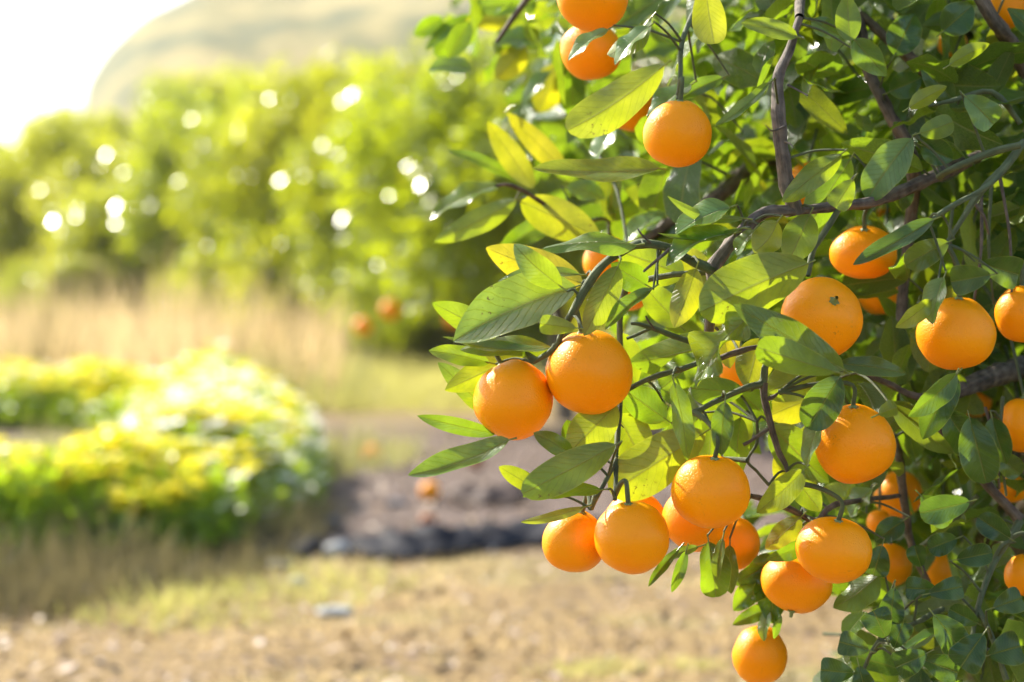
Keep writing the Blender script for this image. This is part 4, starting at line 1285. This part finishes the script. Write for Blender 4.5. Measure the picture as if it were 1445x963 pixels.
    dict(a=(742, 66, 700, 112, 40, 2.12), face=-1, roll=0, yel=.7),
    dict(gl=0.85, a=(778, 102, 738, 150, 20, 2.10), face=1, roll=35, pale=1),
    dict(a=(790, 90, 760, 160, 50, 2.15), face=-1, roll=0, yel=.75),
    dict(a=(800, 40, 750, 5, 40, 2.1), face=-1, roll=0, yel=.5),
    dict(a=(740, 8, 665, 12, 34, 2.1), face=1, roll=20, pale=.6),
    dict(a=(830, 100, 790, 60, 36, 2.1), face=-1, roll=0, yel=.4),
    # right side
    dict(gl=0.5, a=(1286, 196, 1224, 282, 54, 1.76), face=1, roll=-18, pale=.9, fold=.15, sharp=.7),
    dict(gl=0.85, a=(1206, 56, 1252, 108, 40, 1.78), face=1, roll=-22, pale=.8, peak=.4),
    dict(a=(1200, 58, 1196, -8, 38, 1.75), face=-1, roll=10, yel=.2),
    dict(a=(1145, 30, 1186, 52, 30, 1.78), face=1, roll=-15, pale=.7),
    dict(a=(1362, 136, 1402, 176, 46, 1.73), face=1, roll=-15, pale=.9, peak=.6, sharp=.5),
    dict(a=(1340, 92, 1396, 62, 26, 1.74), face=-1, roll=20, yel=.35),
    dict(a=(1283, 152, 1336, 122, 26, 1.74), face=-1, roll=15, yel=.4),
    dict(a=(1298, 188, 1345, 172, 34, 1.74), face=-1, roll=-10, yel=.25, peak=.5, sharp=.5),
    dict(a=(1300, 205, 1345, 225, 40, 1.76), face=1, roll=0),
    dict(a=(1330, 45, 1372, 8, 50, 1.82), face=1, roll=0, pale=.25),
    dict(a=(1262, 78, 1290, 20, 50, 1.84), face=1, roll=0, pale=.25),
    dict(a=(1345, 142, 1300, 92, 36, 1.84), face=1, roll=10, pale=.4),
    dict(a=(1255, 130, 1300, 110, 40, 1.86), face=1, roll=0, pale=.2),
    dict(a=(1318, 310, 1204, 374, 34, 1.67), face=1, roll=32, fold=.3, sag=-.02, pale=.2),
    dict(a=(1338, 342, 1278, 374, 40, 1.70), face=1, roll=5, peak=.5, sharp=.6),
    dict(gl=0.85, a=(1332, 392, 1316, 458, 34, 1.69), face=1, roll=-30, pale=.9, fold=.35),
    dict(a=(1314, 424, 1264, 462, 30, 1.69), face=1, roll=-28, pale=.9),
    dict(a=(1398, 388, 1342, 398, 44, 1.72), face=1, roll=0, peak=.6, sharp=.35),
    dict(a=(1385, 372, 1438, 388, 48, 1.74), face=1, roll=0, peak=.6, sharp=.35),
    dict(a=(1184, 514, 1278, 528, 30, 1.67), face=1, roll=-18, sag=.08),
    dict(a=(1350, 528, 1282, 588, 38, 1.68), face=1, roll=-25, fold=.35, pale=.4),
    dict(a=(1348, 530, 1302, 620, 48, 1.70), face=1, roll=8),
    dict(a=(1335, 580, 1375, 640, 52, 1.76), face=1, roll=0, sharp=.6),
    dict(a=(1368, 590, 1392, 682, 56, 1.73), face=1, roll=0, pale=.1, sharp=.6),
    dict(a=(1400, 590, 1420, 655, 40, 1.76), face=1, roll=10),
    dict(a=(1240, 585, 1266, 575, 26, 1.63), face=-1, roll=20, peak=.5, sharp=.4, yel=.3),
    dict(a=(1368, 708, 1298, 724, 42, 1.70), face=1, roll=-10, pale=.3, peak=.5, sharp=.5),
    dict(a=(1260, 572, 1345, 640, 36, 1.75), face=1, roll=20),
    dict(a=(1275, 735, 1235, 765, 36, 1.80), face=1, roll=10),
    dict(gl=0.85, a=(1215, 720, 1160, 690, 44, 1.85), face=1, roll=25, pale=.9),
    dict(gl=0.85, a=(1230, 690, 1200, 730, 30, 1.83), face=1, roll=30, pale=.9),
    dict(a=(1240, 812, 1176, 858, 50, 1.76), face=-1, roll=30, pale=.9, fold=.3),
    # round leaves at the lower right
    dict(a=(1250, 900, 1232, 862, 44, 1.69), face=1, roll=0, peak=.55, sharp=.30, fold=.08),
    dict(a=(1226, 918, 1184, 906, 36, 1.69), face=1, roll=10, peak=.55, sharp=.30, fold=.08),
    dict(a=(1205, 950, 1158, 946, 38, 1.68), face=1, roll=0, peak=.55, sharp=.30, fold=.08),
    dict(a=(1212, 940, 1220, 972, 32, 1.67), face=1, roll=0, peak=.55, sharp=.30, fold=.08),
    dict(a=(1262, 915, 1275, 878, 34, 1.71), face=1, roll=0, peak=.55, sharp=.30, fold=.08),
    dict(a=(1308, 922, 1264, 942, 42, 1.68), face=1, roll=-10, peak=.55, sharp=.30, fold=.08),
    dict(a=(1318, 868, 1352, 914, 48, 1.68), face=1, roll=-15, peak=.55, sharp=.35, fold=.15, pale=.2),
    dict(a=(1388, 895, 1356, 942, 52, 1.67), face=1, roll=10, peak=.55, sharp=.35, fold=.15),
    dict(a=(1262, 830, 1256, 880, 38, 1.71), face=1, roll=0, peak=.55, sharp=.4, fold=.08),
    dict(a=(1322, 832, 1278, 830, 34, 1.72), face=1, roll=0, peak=.6, sharp=.35, fold=.08),
    dict(a=(1310, 838, 1358, 828, 34, 1.71), face=1, roll=0, peak=.6, sharp=.35, fold=.08),
    dict(a=(1395, 925, 1440, 912, 50, 1.70), face=1, roll=0, peak=.55, sharp=.35, fold=.08),
    dict(a=(1402, 858, 1442, 844, 38, 1.71), face=1, roll=0, peak=.55, sharp=.35, fold=.08),
    dict(a=(1300, 930, 1352, 950, 40, 1.72), face=1, roll=0, peak=.55, sharp=.35, fold=.08),
    dict(a=(1245, 770, 1232, 812, 40, 1.75), face=1, roll=0, peak=.55, sharp=.45, fold=.08),
    dict(a=(1300, 700, 1340, 740, 36, 1.73), face=1, roll=0, sharp=.5),
    dict(a=(1350, 790, 1400, 780, 34, 1.74), face=1, roll=0, sharp=.5),
    dict(a=(1350, 760, 1310, 775, 34, 1.75), face=1, roll=0, sharp=.5),
    dict(a=(1300, 800, 1290, 770, 30, 1.76), face=1, roll=0, sharp=.4),
    dict(a=(1380, 880, 1340, 860, 30, 1.74), face=1, roll=0, sharp=.4),
    dict(a=(1425, 760, 1380, 730, 36, 1.76), face=1, roll=0, sharp=.5),
    dict(a=(1405, 640, 1440, 670, 34, 1.78), face=1, roll=0, sharp=.5),
]
for h in HAND:
    h = dict(h)
    a = h.pop('a')
    leaf(*a, **h)
NHAND = len(HAND)

# ---- the rest of the foliage, spread through the crown's volume
def inside(px, py, poly):
    c = np.zeros(len(px), bool)
    n = len(poly)
    for i in range(n):
        x1, y1 = poly[i]; x2, y2 = poly[(i + 1) % n]
        cr = ((y1 > py) != (y2 > py)) & (px < (x2 - x1) * (py - y1) / (y2 - y1 + 1e-9) + x1)
        c ^= cr
    return c


# silhouette of the leafy mass as it stands 2 m away, continued above and to the right
crown_poly = [(590, -700), (600, 10), (680, 70), (730, 130), (755, 200), (740, 260), (780, 300), (840, 345), (880, 410), (905, 470), (910, 540), (950, 600), (985, 660),
              (1060, 700), (1075, 740), (1130, 750), (1170, 790), (1200, 840), (1240, 900), (1260, 1100), (2100, 1100), (2100, -700)]
N0 = 26000
ppx = rng.uniform(580, 2100, N0); ppy = rng.uniform(-700, 1080, N0)
dd = 1.80 + 1.25 * rng.random(N0) ** 1.0
dd = np.where(ppx < 940, 1.69 + (dd - 1.69) * 1.35, dd)
ok = inside(ppx, ppy, crown_poly)
# gap over the path, and thinner growth at the left edge
hole = (((ppx - 1078) / 48) ** 2 + ((ppy - 640) / 70) ** 2) < 1
dens = np.clip((ppx - 640) / 420, 0.22, 1)
dens = np.where((ppx > 1240) & (ppx < 1310) & (ppy > 270) & (ppy < 330), dens * .35, dens)
lump = np.array([mnoise.noise(Vector((a * 0.012, b * 0.012, c * 3))) for a, b, c in zip(ppx, ppy, dd)])
dens = dens * np.clip(0.62 + 1.5 * lump, 0.05, 1) * np.where((ppx > 1460) | (ppy < -20), 0.55, 1)
ok &= ~hole & (rng.random(N0) < dens) & ((dd > 1.95) | (ppx > 1190) | (ppy < 120) & (ppx > 960))
ppx, ppy, dd = ppx[ok], ppy[ok], dd[ok]
hide = np.zeros(len(ppx), bool)
for q in oranges:
    near = np.hypot((ppx - q[0]) , (ppy - q[1])) < q[2] * 0.9 + 26
    hide |= near & (dd < q[3] + 0.03) & (rng.random(len(ppx)) < (0.9 if q[2] > 40 else 0.72))
ppx, ppy, dd = ppx[~hide], ppy[~hide], dd[~hide]
NF = len(ppx)
P = np.array([tuple(at(a, b, c)) for a, b, c in zip(ppx, ppy, dd)])
nrm = rng.normal(size=(NF, 3)) * 0.62 + np.array([-0.35, -0.15, 0.75])
xd = rng.normal(size=(NF, 3)) * 0.75 + np.array([-0.25, -0.1, -0.35])
Lg = 0.060 * (0.65 + 0.75 * rng.random(NF))
Wd = Lg * (0.36 + 0.22 * rng.random(NF))
Rm = frames(xd, nrm)
rn = rng.random(NF)
vis = (ppx > 560) & (ppx < 1450) & (ppy > -10) & (ppy < 970)
score = np.where(vis, Lg / dd, 0)
# fewer leaves stand in front: rank by nearness first so the singled-out ones are those that show
score = np.where(vis, score * (1 + 4 * (2.4 - dd).clip(0)), 0)
order = np.argsort(-score)
nsingle = 300 - NHAND
single = order[:nsingle]
rest = order[nsingle:]
tmpl = []
for k in range(6):
    tmpl.append(dict(sag=[.05, .1, -.05, .08, .0, .12][k], fold=[.25, .15, .3, .4, .2, .1][k], wave=[.1, .25, .15, .1, .35, .1][k], lat=[0, .04, -.04, .02, 0, -.05][k],
                     peak=[.45, .5, .42, .48, .5, .55][k], sharp=[1, .9, 1, .95, .85, .6][k], ph=k * 1.1))
variant = [leaf_mesh('leaf', 1.0, 1.0, 10, 6, [M_LEAF], 0.0, None, **t) for t in tmpl]
for q, i in enumerate(single):
    o = link('leaf', variant[q % 6], tree)
    M3 = Matrix([[float(x) for x in row] for row in Rm[i]])
    M4 = M3.to_4x4() @ Matrix.Diagonal((Lg[i], Wd[i], Wd[i] * 1.0, 1))
    M4.translation = Vector(P[i]) + OFF
    o.matrix_basis = M4
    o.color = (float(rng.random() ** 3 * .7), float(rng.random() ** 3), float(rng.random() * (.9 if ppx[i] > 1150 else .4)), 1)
ch = []
for k in range(6):
    V, Fc, UV = leaf_verts(5, 4, **tmpl[k])
    tv = np.stack([V[:, 0], V[:, 1], V[:, 2] + V[:, 3]], 1)
    sel = rest[k::6]
    R = Rm[sel] * np.stack([Lg[sel], Wd[sel], Wd[sel]], 1)[:, None, :]
    ch.append(soup('', tv, Fc, R, P[sel] , uv=UV, rnd=rn[sel]))
me = merge('foliage', ch, [M_LEAF])
o = part_mesh('foliage', me)
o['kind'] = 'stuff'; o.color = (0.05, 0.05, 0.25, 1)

# ---- twigs that carry the leaves and fruit
def root_twigs():
    skp = np.array([tuple(p) for p, r in SKEL])
    V, Fc, U, off = [], [], [], 0

    def add(a, b, r0, r1, sagv):
        nonlocal off
        m_ = (a + b) / 2 + sagv
        v, f, u = tube_data([a, m_, b], [r0, (r0 + r1) / 2, r1], 5)
        V.append(v); Fc.append(f + off); U.append(u); off += len(v)
    for B, X in LEAVES:
        e = B - X * 0.006
        d = np.linalg.norm(skp - np.array(tuple(e)), axis=1)
        k = int(d.argmin())
        if 0.002 < d[k] < 0.065:
            add(Vector(skp[k]), e, 0.0014, 0.0009, Vector((0, 0.004, 0.004)))
    for tpt, ax in OR:
        if ax is None: continue
        d = np.linalg.norm(skp - np.array(tuple(tpt)), axis=1) + np.where(skp[:, 2] < tpt.z, 0.05, 0)
        k = int(d.argmin())
        if d[k] < 0.075:
            v, f, u = tube_data([Vector(skp[k]), Vector(skp[k]).lerp(tpt + ax * 0.014, .55) + Vector((0, 0, .004)), tpt + ax * 0.014, tpt - ax * 0.004], [0.0026, .0022, 0.0019, 0.0022], 7, .2, 3)
            V.append(v); Fc.append(f + off); U.append(u); off += len(v)
        else:
            add(tpt + Vector((random.uniform(-.04, .04), 0.15, 0.12)), tpt, 0.002, 0.0016, Vector((0.006, -0.01, 0.01)))
    # thin shoots inside the crown that the other leaves sit on
    for i in order[::14][:420]:
        p = Vector(P[i]); s = Vector((random.uniform(-.2, .5), random.uniform(0.0, .5), random.uniform(-.4, .5))).normalized() * random.uniform(.05, .13)
        add(p + s, p, 0.0020, 0.0009, Vector((0, 0, random.uniform(-.01, .015))))
    me = mesh_np('twig', np.concatenate(V), np.concatenate(Fc), [M_TWIG], np.concatenate(U))
    o = part_mesh('twig', me); o['kind'] = 'stuff'


root_twigs()
print('fill leaves', NF, 'hand', NHAND)
